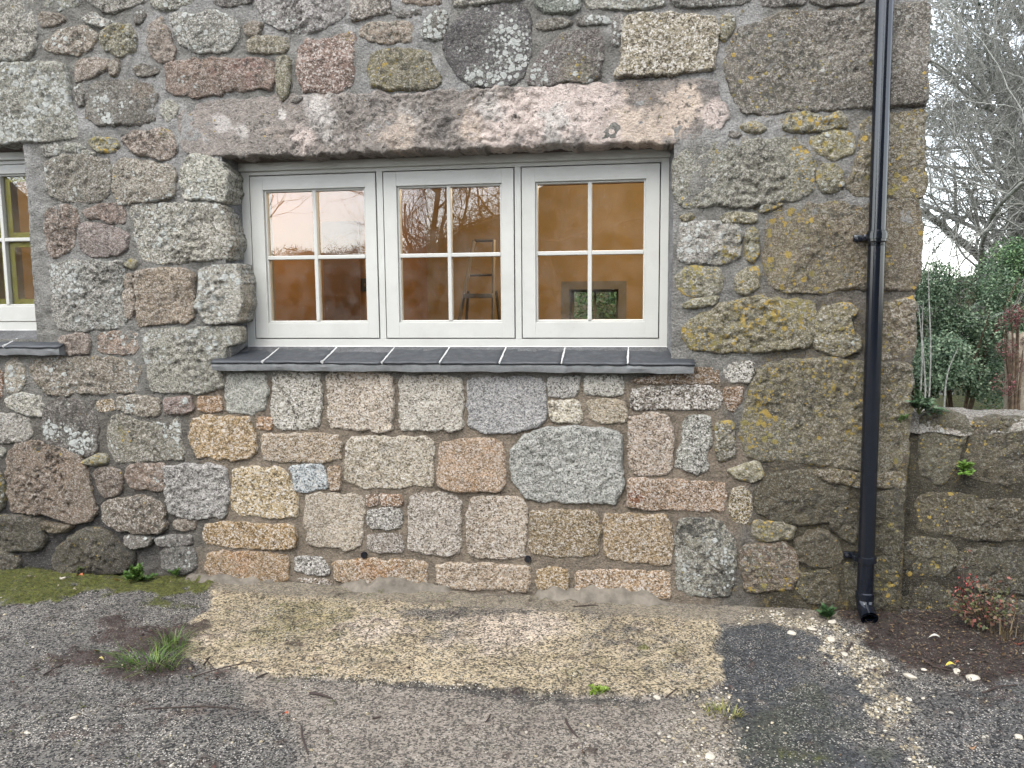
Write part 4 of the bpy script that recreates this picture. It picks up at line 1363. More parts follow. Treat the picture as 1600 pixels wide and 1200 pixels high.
# grey lining round the little back window
m = MB()
g = .07
m.box(bwx0 - g, bwx0 + .006, YB - .358, YB - .02, bwz0 - g, bwz1 + g)
m.box(bwx1 - .006, bwx1 + g, YB - .358, YB - .02, bwz0 - g, bwz1 + g)
m.box(bwx0, bwx1, YB - .357, YB - .021, bwz1 - .006, bwz1 + g)
m.box(bwx0, bwx1, YB - .357, YB - .021, bwz0 - g, bwz0 + .006)
m.build('window_lining', M_REVEAL_IN, cottage)
m = MB()
for (x0, x1, z0, z1) in ((bwx0, bwx0 + .03, bwz0, bwz1), (bwx1 - .03, bwx1, bwz0, bwz1), (bwx0 + .03, bwx1 - .03, bwz1 - .03, bwz1), (bwx0 + .03, bwx1 - .03, bwz0, bwz0 + .03)):
    m.box(x0, x1, YB - .07, YB - .03, z0, z1, .002)
mx_ = (bwx0 + bwx1) / 2
m.box(mx_ - .01, mx_ + .01, YB - .068, YB - .032, bwz0 + .029, bwz1 - .029)
m.box(bwx0 + .029, mx_ - .009, YB - .067, YB - .033, bwz1 - .31, bwz1 - .29)
m.box(mx_ + .009, bwx1 - .029, YB - .067, YB - .033, bwz1 - .31, bwz1 - .29)
bw = m.build('window', M_REVEAL_IN, cottage)
bw['label'] = 'small window in the far wall of the room, seen through the right casement'
mesh_obj('pane', np.array([(bwx0, YB - .05, bwz0), (bwx1, YB - .05, bwz0), (bwx1, YB - .05, bwz1), (bwx0, YB - .05, bwz1)]), [(0, 1, 2, 3)], M_GLASS, bw, False)
# inner side walls, ceiling, floor
m = MB()
m.box(XC - .55, XC - .013, YI + .001, YB - .351, -.2, ZT - .004)
m.box(XL + .005, XL + .3, YI + .001, YB - .351, -.2, ZT - .004)
m.build('side_wall', M_PLASTER, cottage)
m = MB()
m.box(XL + .02, XC - .03, YI - .02, YB - .02, 2.46, 2.6)
m.build('ceiling', M_CEIL, cottage)
m = MB()
m.box(XL + .02, XC - .03, YI - .02, YB - .02, -.1, .06)
m.build('floor', M_FLOORIN, cottage)
# partition with a door opening frame at the left of the room
dp0, dp1 = onY(452, 400, 2.4), onY(588, 400, 2.4)
m = MB()
m.box(float(dp0[0]) - .6, float(dp1[0]), 2.4, 2.5, .06, 2.46)
m.box(float(dp1[0]) - .1, float(dp1[0]), 2.5, YB - .36, .06, 2.459)
m.build('partition', mat_plain('brown_plaster', (178, 134, 84), 0.95, 3, .12), cottage)
m = MB()
d0, d1 = float(onY(505, 400, 2.38)[0]), float(onY(562, 400, 2.38)[0])
m.box(d0, d1, 2.37, 2.399, .06, 2.02, .004)
dd = m.build('inner_door', M_WOODIN, cottage)
# outside: gable side and roof
m = MB()
m.box(XC - .012, XC - .004, .006, YB + .1, -.2, ZT - .005)
m.build('gable', M_REVEAL_IN, cottage)
m = MB()
rp = [(XL, -.08, ZT), (XL, 2.2, ZT + 2.0), (XL, 4.5, ZT)]
m.quadprism(rp, (XC + .06 - XL, 0, 0))
m.build('roof', M_ROOF, cottage)

# ------------------------------------------------------------------ inside: things
def ceiling_light(x, y, lab, e):
    m = MB()
    m.tube([(0, 0, 0), (0, 0, -.012)], [.045, .045], 20)
    ro = m.build('ceiling_light', M_PAINT, None, True)
    ro.location = (x, y, 2.459)
    tag(ro, lab, 'light', 'recessed ceiling lights in the room')
    t = NT('lamp_glow')
    t.b.inputs['Emission Color'].default_value = (1, .78, .5, 1)
    t.b.inputs['Emission Strength'].default_value = 12
    m = MB()
    m.tube([(0, 0, -.0125), (0, 0, -.015)], [.03, .03], 16)
    m.build('bulb', t.m, ro, True)
    ld = bpy.data.lights.new('bulb_light', 'POINT')
    ld.energy = e
    ld.color = (1.0, .76, .47)
    ld.shadow_soft_size = .05
    lo = bpy.data.objects.new('bulb_light', ld)
    COL.objects.link(lo)
    lo.parent = ro
    lo.location = (0, 0, -.08)


q1 = onY(717, 302, 3.2)
ceiling_light(-0.25, 1.5, 'small round ceiling light above the stepladder', 15)
ceiling_light(0.1, 2.2, 'small round ceiling light behind the right casement', 13)
ceiling_light(-2.9, 1.5, 'small round ceiling light at the left end of the room', 8)

# stepladder
LY = 1.9
lt0, lt1 = onY(741, 376, LY), onY(772, 376, LY)
lb0, lb1 = onY(722, 505, LY), onY(775, 505, LY)
lad = tag(empty('step_ladder', (0, 0, 0)), 'folding stepladder standing in the room behind the middle casement', 'ladder')
zt_ = float(lt0[2])
sl0 = (lb0[0] - lt0[0]) / (lb0[2] - lt0[2])
sl1 = (lb1[0] - lt1[0]) / (lb1[2] - lt1[2])


def lx(z, s_):
    return float((lt0[0] + (z - zt_) * sl0) if s_ == 0 else (lt1[0] + (z - zt_) * sl1))


for s_ in (0, 1):
    m = MB()
    m.tube([(lx(zt_, s_), LY, zt_), (lx(.07, s_), LY - .35, .07)], .014, 6)
    m.build('rail', M_ALU, lad)
    m = MB()
    m.tube([(lx(zt_ - .35, s_), LY + .05, zt_ - .35), (lx(.07, s_), LY + .65, .07)], .011, 6)
    m.build('back_leg', M_ALU, lad)
zz = zt_ - .38
while zz > .2:
    yy = LY - .35 * (zt_ - zz) / zt_
    m = MB()
    m.box(lx(zz, 0), lx(zz, 1), yy - .05, yy + .04, zz - .02, zz + .012, .003)
    m.build('tread', M_ALU, lad)
    zz -= .23
m = MB()
m.tube([(lx(zt_, 0), LY, zt_), (lx(zt_, 1), LY, zt_)], .013, 6)
m.build('top_bar', M_ALU, lad)
m = MB()
m.tube([(lx(zt_ - .24, 0), LY - .02, zt_ - .24), (lx(zt_ - .24, 1), LY - .02, zt_ - .24)], .01, 6)
m.build('guard_bar', M_ALU, lad)


def switch(px, py, Y, lab):
    c = onY(px, py, Y)
    m = MB()
    m.box(-.035, .035, -.012, 0, -.05, .05, .004)
    o = m.build('wall_switch', M_DARK, None)
    o.location = (float(c[0]), Y, float(c[2]))
    tag(o, lab, 'switch')
    m = MB()
    m.box(-.008, .008, -.018, -.0121, -.012, .012, .002)
    m.build('rocker', M_ALU, o)


switch(571, 445, 2.399, 'dark wall switch seen through the left casement beside the inner door')
switch(638, 448, YB - .351, 'dark wall switch on the far wall behind the middle casement')

# ------------------------------------------------------------------ downpipe
PY = -.085
pt, pb = onY(1382.5, 0, PY), onY(1350.5, 958, PY)
dirp = (pt - pb) / (pt[2] - pb[2])


def pp(z):
    p = pb + dirp * (z - pb[2])
    return (float(p[0]), float(PY), float(z))


dp = tag(empty('downpipe', (float(pb[0]), PY, 0)), 'glossy black round downpipe clipped to the corner of the cottage', 'drainpipe')


def loc(o):
    o.parent = dp
    o.matrix_parent_inverse = Matrix.Translation(dp.location).inverted()
    return o


zj = float(onY(1364, 362, PY)[2])
m = MB()
m.tube([pp(zj - .06), pp(2.2), pp(ZT + .05)], .034, 32)
loc(m.build('pipe', M_BLACK, None, True))
m = MB()
m.tube([pp(.09), pp(.8), pp(zj - .045), pp(zj - .040), pp(zj + .002), pp(zj + .004)], [.034, .034, .034, .0385, .0385, .036], 32)
loc(m.build('pipe', M_BLACK, None, True))


def bracket(z):
    c = Vector(pp(z))
    m = MB()
    m.tube([c + Vector((0, 0, -.013)), c + Vector((0, 0, -.012)), c + Vector((0, 0, .012)), c + Vector((0, 0, .013))], [.037, .0425, .0425, .037], 32)
    m.box(c.x - .078, c.x - .025, -.030, -.012, z - .018, z + .010, .004)
    m.box(c.x - .050, c.x - .024, -.075, -.0121, z - .017, z + .009, .004)
    m.box(c.x - .03, c.x + .03, -.06, .0, z - .016, z + .008, .003)
    b = loc(m.build('bracket', M_BLACK, None, True))
    m = MB()
    m.tube([(c.x - .066, -.0295, z - .003), (c.x - .066, -.034, z - .003)], [.0065, .005], 10)
    s_ = m.build('screw', M_SCREW, None, True)
    s_.parent = b
    s_.matrix_parent_inverse = b.matrix_world.inverted() if False else (dp.matrix_basis @ b.matrix_parent_inverse).inverted() @ Matrix.Identity(4)


bracket(zj - .018)
bracket(float(onY(1348, 873, PY)[2]))
c = Vector(pp(.10))
m = MB()
r_out = [.034, .039, .039, .037, .036, .036]
ps = [c + Vector((0, 0, .03)), c + Vector((0, 0, .026)), c + Vector((0, 0, -.004)), c + Vector((0, 0, -.006)), c + Vector((0, -.018, -.040)), c + Vector((.002, -.075, -.064))]
m.tube(ps, r_out, 28, False)
m.tube([ps[4] + Vector((0, 0, .0)), ps[5]], [.031, .0335], 28, False)
m.tube([ps[5], ps[5] + Vector((0, -.0008, -.0006))], [.036, .0335], 28, False)
loc(m.build('shoe', M_BLACK, None, True))

# ------------------------------------------------------------------ garden wall at the right
GY = .06
gw = tag(empty('garden_wall', (XC + .3, GY, 0)), 'low mossy stone garden wall joining the house corner', 'wall')
gzt = float(onY(1560, 655, GY)[2])
gx0, gx1 = XC - .05, XC + 2.2
xs = np.arange(gx0, gx1, .0125)
zs = np.arange(-.1, gzt - .02, .0125)
X, Z = np.meshgrid(xs, zs)
H = -.004 + .010 * fbm(X, Z, 6, 4, 31) + .004 * fbm(X, Z, 35, 3, 32)
ii = np.arange(X.size).reshape(X.shape)
Fq = np.stack([ii[:-1, :-1].ravel(), ii[:-1, 1:].ravel(), ii[1:, 1:].ravel(), ii[1:, :-1].ravel()], 1)
base = np.ones(X.shape + (3,)) * lin((84, 79, 66))
base = over(base, np.clip((.35 - Z) / .3, 0, 1) * .8, (58, 54, 44))
lich = np.zeros(X.shape + (3,))
lich[..., 1] = .16
o = mesh_obj('mortar', np.stack([X, GY - H, Z], -1).reshape(-1, 3), Fq, M_MORTAR, gw, True, {'base': base.reshape(-1, 3), 'lich': lich.reshape(-1, 3)})
gw.location = (0, 0, 0)
GST = [
 ('K', [(1437,690),(1440,652),(1470,641),(1506,650),(1516,670),(1506,692),(1492,722),(1482,750),(1466,757),(1438,738)], dict(c=(128,118,98))),
 ('K', [(1508,742),(1516,710),(1512,672),(1530,658),(1570,656),(1640,656),(1640,752),(1560,757),(1520,748)], dict(c=(112,102,84))),
 ('K', [(1432,778),(1470,770),(1520,777),(1575,780),(1640,783),(1640,840),(1560,845),(1500,840),(1436,828)], dict(c=(104,94,76), wl=.12)),
 ('K', [(1418,846),(1450,842),(1490,852),(1495,880),(1470,902),(1420,900),(1412,870)], dict(c=(92,84,64))),
 ('K', [(1502,858),(1560,856),(1640,862),(1640,925),(1565,928),(1515,915),(1498,890)], dict(c=(94,86,68))),
 ('K', [(1412,915),(1450,912),(1495,925),(1500,960),(1430,962),(1408,945)], dict(c=(80,72,56))),
 ('K', [(1508,930),(1560,938),(1640,942),(1640,985),(1520,980)], dict(c=(82,74,60))),
]
for i, (k_, pts, ov) in enumerate(GST):
    make_stone(k_, pts, gw, 7000 + i * 11, Y0=GY, **dict(dict(yl=.32, proud=.008, rough=.012, grow=.014, bev=.02, wl=.2), **ov))
for i in range(8):
    xx_ = float(onY(1650, 800, GY)[0]) + .02 + (i % 2) * .45
    z_ = .04 + (i // 2) * .22
    w_ = random.uniform(.34, .42)
    make_stone('K', [(xx_, z_), (xx_ + w_ / 2, z_ - .01), (xx_ + w_, z_ + .02), (xx_ + w_ - .02, z_ + .17), (xx_ + w_ / 2, z_ + .19), (xx_ + .01, z_ + .17)], gw, 7300 + i, Y0=GY, px=False, c=(104, 96, 80))
# rounded rubble top
xs = np.arange(gx0, gx1, .014)
ss = np.linspace(0, 1, 44)
X, Sg = np.meshgrid(xs, ss, indexing='ij')
thk = .42
prof_z = np.minimum(1, np.sqrt(np.clip(1 - (1 - np.clip(Sg / .16, 0, 1)) ** 2, 0, 1))) * np.minimum(1, np.sqrt(np.clip(1 - (1 - np.clip((1 - Sg) / .12, 0, 1)) ** 2, 0, 1)))
Yg = GY - .012 + Sg * thk
Zg = gzt - .07 + .07 * prof_z + .02 * fbm(X, Yg, 5, 4, 51) + .006 * fbm(X, Yg, 30, 3, 52) + .05 * np.clip((float(onY(1470, 640, GY)[0]) - X) / .15, 0, 1) * prof_z
ii = np.arange(X.size).reshape(X.shape)
Fq = np.stack([ii[:-1, :-1].ravel(), ii[1:, :-1].ravel(), ii[1:, 1:].ravel(), ii[:-1, 1:].ravel()], 1)
nV = X.size
base = np.tile(lin((164, 156, 142)), (nV, 1))
lw = np.zeros((nV, 3))
lw[:, 0] = .3
lw[:, 1] = .05
mesh_obj('coping', np.stack([X, Yg, Zg], -1).reshape(-1, 3), Fq, M_STONE, gw, True, {'base': base, 'lich': lw, 'spk': np.full(nV, .8)})
m = MB()
m.box(gx0 + .05, gx1, GY + .02, GY + thk - .03, -.1, gzt - .04)
m.build('core', M_MORTAR, gw)

# ------------------------------------------------------------------ ground
def axis(a, b, s, far):
    core = list(np.arange(a, b + 1e-6, s))
    step, x, hi = s, core[-1], []
    while x < far:
        step *= 1.35
        x += step
        hi.append(x)
    step, x, lo = s, core[0], []
    while x > -far:
        step *= 1.35
        x -= step
        lo.append(x)
    return np.array(lo[::-1] + core + hi)


gxs, gys = axis(-3.5, 2.2, .0125, 400), axis(-2.9, .1, .0125, 400)
X, Y = np.meshgrid(gxs, gys)


def gpoly(pts, soft, warp=.03, f=6, seed=0):
    P = np.array([onZ(a, b)[:2] for a, b in pts])
    wx = X + warp * fbm(X, Y, f, 4, seed)
    wy = Y + warp * fbm(X, Y, f, 4, seed + 5)
    d, _, _ = sdf(wx, wy, P)
    return np.clip(.5 + d / (2 * soft), 0, 1)


def gblob(items, warp=.04, f=9, seed=0):
    wx = X + warp * fbm(X, Y, f, 4, seed)
    wy = Y + warp * fbm(X, Y, f, 4, seed + 5)
    w = np.zeros(X.shape)
    for (x, y, rx, ry, a) in items:
        c = onZ(x, y)
        sx = abs(onZ(x + rx, y)[0] - c[0])
        sy = abs(onZ(x, y + ry)[1] - c[1])
        w += a * np.exp(-((wx - c[0]) / sx) ** 2 - ((wy - c[1]) / sy) ** 2)
    return np.clip(w, 0, 1)




def crisp(w, f=22, k=3.0, a=.42, seed=140):
    return np.clip((w - .5 + a * fbm(X, Y, f, 3, seed, .65)) * k + .5, 0, 1)


base = np.ones(X.shape + (3,)) * lin((98, 94, 88))
agg = np.ones(X.shape) * 1.0
moss = np.zeros(X.shape)
wet = np.zeros(X.shape)
hz_ = .004 * fbm(X, Y, 3, 4, 61) + .0022 * fbm(X, Y, 30, 3, 62)
# brownish worn strip in front of the pad
w = gpoly([(330, 1040), (600, 1062), (1000, 1085), (1150, 1090), (1160, 1210), (520, 1210), (420, 1110)], .05, .05, 5, 71)
base = over(base, w * .85, (140, 130, 117))
agg = agg * (1 - .25 * w)
# concrete pad
pad = gpoly([(300, 900), (1125, 955), (1122, 1000), (1130, 1070), (1110, 1085), (1000, 1090), (780, 1081), (560, 1066), (400, 1052), (330, 1045), (282, 1018), (300, 975), (340, 935)], .010, .03, 9, 73)
base = over(base, pad, (162, 147, 119))
agg = agg * (1 - pad) + .9 * pad
hz_ = hz_ + .012 * pad
base = over(base, .9 * pad * crisp(gblob([(585, 985, 60, 28, .9), (790, 990, 95, 36, 1), (830, 975, 60, 20, .6), (340, 1000, 40, 20, .3)], .03, 10, 81), 16, 1.6) * .8, (192, 176, 158))
base = over(base, .85 * pad * crisp(gblob([(690, 962, 70, 12, .9), (780, 955, 60, 8, .8), (700, 1000, 40, 30, .45), (980, 1000, 60, 25, .6), (930, 960, 60, 14, .6), (420, 960, 60, 16, .5), (1050, 1050, 50, 14, .5), (560, 1040, 60, 10, .45)], .04, 14, 83), 26, 2.5), (87, 83, 77))
base = over(base, .7 * pad * crisp(gblob([(480, 965, 110, 30, .7), (1060, 1020, 40, 40, .4), (900, 1045, 120, 20, .4), (420, 1000, 60, 30, .4)], .05, 8, 85), 20, 2.4), (124, 114, 76))
base = over(base, pad * gblob([(480, 1045, 120, 14, .7), (660, 1058, 100, 10, .6)], .03, 10, 86) * .45, (170, 150, 118))
# dark line along the lower edge of the pad
w = gblob([(620, 1072, 130, 5, .9), (740, 1080, 60, 5, .8), (840, 1092, 100, 10, .7), (1000, 1098, 110, 12, .6)], .015, 16, 88)
base = over(base, crisp(w, 26, 2.5) * .85, (60, 57, 52))
# cement wash at the foot of the wall
w = gpoly([(300, 895), (1140, 945), (1330, 960), (1260, 990), (1140, 975), (1050, 968), (700, 950), (330, 925)], .02, .02, 9, 90)
base = over(base, w * .85, (137, 127, 110))
agg = agg * (1 - .5 * w)
# dark patch of newer tarmac
dark = gpoly([(1122, 985), (1200, 975), (1262, 985), (1300, 1020), (1360, 1095), (1430, 1215), (1165, 1215), (1150, 1150), (1133, 1085)], .007, .014, 12, 93)
dark = dark * (1 - .75 * crisp(gblob([(1300, 1040, 60, 40, .8), (1380, 1150, 60, 60, .9), (1240, 980, 50, 8, .9)], .05, 8, 94), 18, 2))
base = over(base, dark, (67, 68, 68))
agg = agg * (1 - dark) + .75 * dark
# tarmac at the far right
w = gpoly([(1440, 1075), (1700, 1060), (1700, 1260), (1440, 1260)], .08, .06, 5, 95)
base = over(base, w, (82, 80, 77))
wet = np.maximum(wet, .6 * w)
wet = np.maximum(wet, .4 * dark)
# pale gravel band
gband = gpoly([(1150, 958), (1280, 960), (1325, 985), (1385, 1050), (1425, 1120), (1480, 1215), (1440, 1215), (1375, 1110), (1320, 1040), (1280, 982), (1150, 972)], .06, .07, 7, 97)
gband = crisp(gband * .85, 20, 2.2)
base = over(base, gband * .5, (144, 135, 117))
agg = np.maximum(agg, gband)
gb2 = gpoly([(1080, 1100), (1140, 1090), (1165, 1215), (1040, 1215)], .05, .05, 7, 98)
base = over(base, crisp(gb2, 20, 2) * .4, (141, 132, 117))
# leaf mould at the foot of the garden wall
soil = gpoly([(1305, 952), (1640, 950), (1700, 1075), (1500, 1070), (1420, 1045), (1350, 1005)], .05, .05, 7, 99)
soil = crisp(soil, 14, 2.5)
base = over(base, soil, (58, 47, 40))
agg = agg * (1 - .75 * soil)
hz_ = hz_ + soil * (.012 + .012 * fbm(X, Y, 14, 4, 100))
# soil round the grass tuft
s2 = gblob([(215, 1000, 70, 22, 1), (130, 1035, 90, 12, .95), (240, 1050, 60, 16, .9), (290, 990, 30, 26, .9), (180, 975, 40, 10, .8), (320, 1042, 30, 8, .6), (20, 1078, 30, 6, .6)], .05, 10, 103)
s2 = crisp(s2, 18, 2.5, .5)
base = over(base, s2 * .9, (70, 57, 50))
agg = agg * (1 - .7 * s2)
hz_ = hz_ + .010 * s2 * (1 + fbm(X, Y, 20, 3, 104))
s3 = gblob([(280, 1120, 110, 8, .6), (100, 1150, 60, 14, .5), (330, 1105, 90, 7, .5)], .05, 10, 105)
base = over(base, crisp(s3, 18, 2, .5) * .6, (84, 68, 58))
# moss
moss = np.maximum(moss, crisp(gpoly([(-200, 870), (325, 895), (332, 930), (250, 930), (170, 922), (110, 932), (40, 942), (-200, 958)], .06, .06, 6, 106), 10, 1.8, .5))
moss = np.maximum(moss, .95 * gblob([(245, 942, 30, 9, 1), (290, 950, 25, 6, .7)], .03, 12, 107))
moss = np.maximum(moss, .55 * gblob([(1290, 1095, 30, 14, 1), (1260, 1180, 60, 30, .8), (1440, 1025, 14, 8, 1), (1200, 1160, 50, 30, .6), (1340, 1130, 40, 30, .5), (1370, 990, 40, 6, .6)], .06, 9, 108))
tin = crisp(gpoly([(1150, 1100), (1300, 1060), (1420, 1215), (1160, 1215)], .12, .1, 5, 109) * .75, 9, 2, .5)
base = over(base, tin * .5, (65, 68, 48))
moss = np.maximum(moss, .3 * tin)
hz_ = hz_ + .018 * np.clip(moss - .4, 0, 1) * (1 + .8 * fbm(X, Y, 25, 4, 110))
far = np.clip((np.hypot(X, Y + 1.2) - 4.5) / 3, 0, 1)
hz_ = hz_ * (1 - far)
back = np.clip((Y - .3) / .3, 0, 1)
base = over(base, back, (72, 70, 47))
agg = agg * (1 - back)
moss = np.maximum(moss, back * .8)
ii = np.arange(X.size).reshape(X.shape)
Fq = np.stack([ii[:-1, :-1].ravel(), ii[:-1, 1:].ravel(), ii[1:, 1:].ravel(), ii[1:, :-1].ravel()], 1)
gzv = np.stack([np.clip(agg, 0, 1), np.clip(moss, 0, 1), wet], -1)
ground = mesh_obj('ground', np.stack([X, Y, hz_], -1).reshape(-1, 3), Fq, M_GROUND, None, True, {'base': base.reshape(-1, 3), 'gz': gzv.reshape(-1, 3)})
tag(ground, 'worn tarmac yard with a concrete pad and a darker patch', 'ground', kind='structure')


def gz_at(x, y):
    i = min(max(int(np.searchsorted(gxs, x)), 0), len(gxs) - 1)
    j = min(max(int(np.searchsorted(gys, y)), 0), len(gys) - 1)
    return float(hz_[j, i])


# ------------------------------------------------------------------ small stones, twigs, fallen leaves
def pebble_mesh(name, r, seed, sub=2):
    bm = bmesh.new()
    bmesh.ops.create_icosphere(bm, subdivisions=sub, radius=1)
    rr = random.Random(seed)
    s_ = (rr.uniform(.8, 1.3), rr.uniform(.7, 1.0), rr.uniform(.4, .65))
    off = [Vector((rr.uniform(-1, 1), rr.uniform(-1, 1), rr.uniform(-1, 1))).normalized() for _ in range(7)]
    for v in bm.verts:
        k_ = 1.0
        for o_ in off:
            dpv = v.co.normalized().dot(o_)
            if dpv > .72:
                k_ = min(k_, .72 / dpv)
        v.co = Vector((v.co.x * s_[0], v.co.y * s_[1], v.co.z * s_[2])) * k_ * r
    me = bpy.data.meshes.new(name)
    bm.to_mesh(me)
    bm.free()
    me.materials.append(M_PEBBLE)
    return me


PEB = [(1422, 1060, 11, 'largest pale stone lying on the tarmac below the leaf mould'), (1520, 1067, 11, 'long pale stone lying at the edge of the leaf mould'), (1494, 1058, 7, 'pale stone beside the fallen yellow leaf'),
       (1420, 1094, 6, 'small white stone lying on the tarmac below the largest pale stone'), (1361, 1045, 6, 'small pale stone in the gravel below the downpipe shoe'), (1237, 990, 8, 'thin white chip lying on top of the dark tarmac patch'),
       (1443, 1053, 5, 'little white stone right of the largest pale stone'), (1442, 1093, 4, 'tiny white stone right of the small white stone'), (1592, 1151, 8, 'pale stone on the tarmac at the right edge'),
       (1026, 1091, 8, 'flat pale stone at the lower edge of the concrete pad'), (115, 1123, 6, 'yellowish stone on the tarmac at lower left'), (43, 1145, 5, 'small yellowish stone near the lower left corner'),
       (1110, 1183, 9, 'pale stone in the loose chippings at the bottom right of centre'), (98, 906, 5, 'white stone lying in the moss at the left'), (1300, 974, 9, 'pale stone beside the little ivy plant'), (1320, 1023, 7, 'pale stone in the gravel band by the dark patch'),
       (1268, 984, 8, 'pale flat stone at the top of the gravel band'), (1298, 1000, 8, 'pale stone just above the gravel band by the soil')]
for i, (x, y, r, lab) in enumerate(PEB):
    p = onZ(x, y)
    s_ = abs(onZ(x + r, y)[0] - p[0])
    o = bpy.data.objects.new('pebble', pebble_mesh('pebble', s_, 300 + i))
    COL.objects.link(o)
    o.location = (float(p[0]), float(p[1]), gz_at(p[0], p[1]) + s_ * .22)
    o.rotation_euler = (random.uniform(-.15, .15), random.uniform(-.15, .15), random.uniform(0, 6))
    tag(o, lab, 'stone', 'pale stones lying on the yard')


def scatter_chips(name, n, weight, rmin, rmax, lab, cols, seed):
    """many small chippings as one object"""
    rr = np.random.default_rng(seed)
    core = (X > -3.4) & (X < 2.1) & (Y > -2.8) & (Y < -.03)
    idx = np.flatnonzero((weight * core).ravel() > .02)
    wv = weight.ravel()[idx]
    ch = rr.choice(idx, n, p=wv / wv.sum())
    cx_, cy_ = X.ravel()[ch] + rr.uniform(-.01, .01, n), Y.ravel()[ch] + rr.uniform(-.01, .01, n)
    cz_ = hz_.ravel()[ch]
    bm = bmesh.new()
    bmesh.ops.create_icosphere(bm, subdivisions=1, radius=1)
    bv = np.array([v.co[:] for v in bm.verts])
    bf = np.array([[v.index for v in f.verts] for f in bm.faces])
    bm.free()
    rad = rmin + (rmax - rmin) * rr.random(n) ** 2.5
    Vall = bv[None] * (1 + rr.uniform(-.28, .28, (n, len(bv), 1)))
    sc = np.stack([rr.uniform(.8, 1.4, n), rr.uniform(.7, 1.1, n), rr.uniform(.4, .8, n)], 1)
    Vall = Vall * sc[:, None, :] * rad[:, None, None]
    a = rr.uniform(0, 6.28, n)
    ca, sa = np.cos(a)[:, None], np.sin(a)[:, None]
    vx = Vall[:, :, 0] * ca - Vall[:, :, 1] * sa
    vy = Vall[:, :, 0] * sa + Vall[:, :, 1] * ca
    VV = np.stack([vx + cx_[:, None], vy + cy_[:, None], Vall[:, :, 2] + (cz_ + rad * .15)[:, None]], -1).reshape(-1, 3)
    FF = (bf[None] + (np.arange(n) * len(bv))[:, None, None]).reshape(-1, 3)
    cc = np.array([lin(c) for c in cols])[rr.integers(0, len(cols), n)] * rr.uniform(.7, 1.15, (n, 1))
    cv = np.repeat(cc, len(bv), 0)
    o = mesh_obj(name, VV, FF, M_LEAFLIT, None, False, {'base': cv})
    tag(o, lab, 'gravel', kind='stuff')


t = NT('chipping')
M_LEAFLIT = t.fin(t.attr('base'), .9, None, .2)
scatter_chips('gravel', 4200, np.clip(gband ** 1.4 + .35 * gb2 + .02, 0, 1) * (1 - .6 * pad), .0018, .0075, 'pale loose chippings beside the dark tarmac patch', [(188, 176, 150), (168, 154, 126), (206, 198, 182), (132, 122, 106)], 5)
scatter_chips('grit', 3200, np.clip(.35 + .3 * fbm(X, Y, 4, 3, 120), 0.02, 1) * (1 - .8 * moss), .0012, .0038, 'fine grit strewn over the yard', [(180, 174, 164), (110, 104, 96), (70, 66, 62), (156, 146, 128)], 6)


def leaf_quads(P, D, N, ln, wd, rr, fold=.25):
    """leaf blades: base point P, direction D, normal N -> 6 vertex folded diamond (4 tris as 2 quads)"""
    D = D / (np.linalg.norm(D, axis=1, keepdims=True) + 1e-9)
    Sd = np.cross(D, N)
    Sd /= np.linalg.norm(Sd, axis=1, keepdims=True) + 1e-9
    N2 = np.cross(Sd, D)
    ln, wd = ln[:, None], wd[:, None]
    tip = P + D * ln
    mid = P + D * ln * .45
    up = N2 * wd * fold
    l = mid + Sd * wd * .5 + up
    r = mid - Sd * wd * .5 + up
    n = len(P)
    V = np.stack([P, l, tip, r, mid], 1).reshape(-1, 3)
    o = (np.arange(n) * 5)[:, None]
    Fq = np.concatenate([o + np.array([[0, 4, 2, 1]]), o + np.array([[0, 3, 2, 4]])])
    return V, Fq


def unit(rr, n):
    v = rr.normal(size=(n, 3))
    return v / np.linalg.norm(v, axis=1, keepdims=True)


def cols_for(rr, n, cols, per=5, var=.25):
    cc = np.array([lin(c) for c in cols])[rr.integers(0, len(cols), n)] * rr.uniform(1 - var, 1 + var, (n, 1))
    return np.repeat(cc, per, 0)


def fallen_leaf(x, y, r, c, lab, Z=0.0):
    p = onZ(x, y, Z)
    s_ = abs(onZ(x + r, y)[0] - p[0])
    Vv, Ff = [], []
    n = 10
    a = random.uniform(0, 6.28)
    for i in range(n + 1):
        t_ = i / n
        w_ = s_ * .55 * math.sin(math.pi * min(1, t_ * .97 + .02)) ** .8
        cx_ = (t_ - .5) * 2 * s_
        cz_ = .012 + .012 * math.sin(t_ * 3 + a) + .3 * s_ * (t_ - .5) ** 2
        for s in (-1, 0, 1):
            Vv.append((cx_, s * w_, cz_ + (.25 * w_ if s else 0)))
    for i in range(n):
        for s in range(2):
            Ff.append((i * 3 + s, (i + 1) * 3 + s, (i + 1) * 3 + s + 1, i * 3 + s + 1))
    o = mesh_obj('fallen_leaf', np.array(Vv), Ff, M_LEAFLIT, None, True, {'base': np.tile(lin(c), (len(Vv), 1)) * RNG.uniform(.8, 1.2, (len(Vv), 1))})
    o.location = (float(p[0]), float(p[1]), gz_at(p[0], p[1]))
    o.rotation_euler = (0, 0, a)
    tag(o, lab, 'leaf', 'fallen leaves on the yard')
    return o


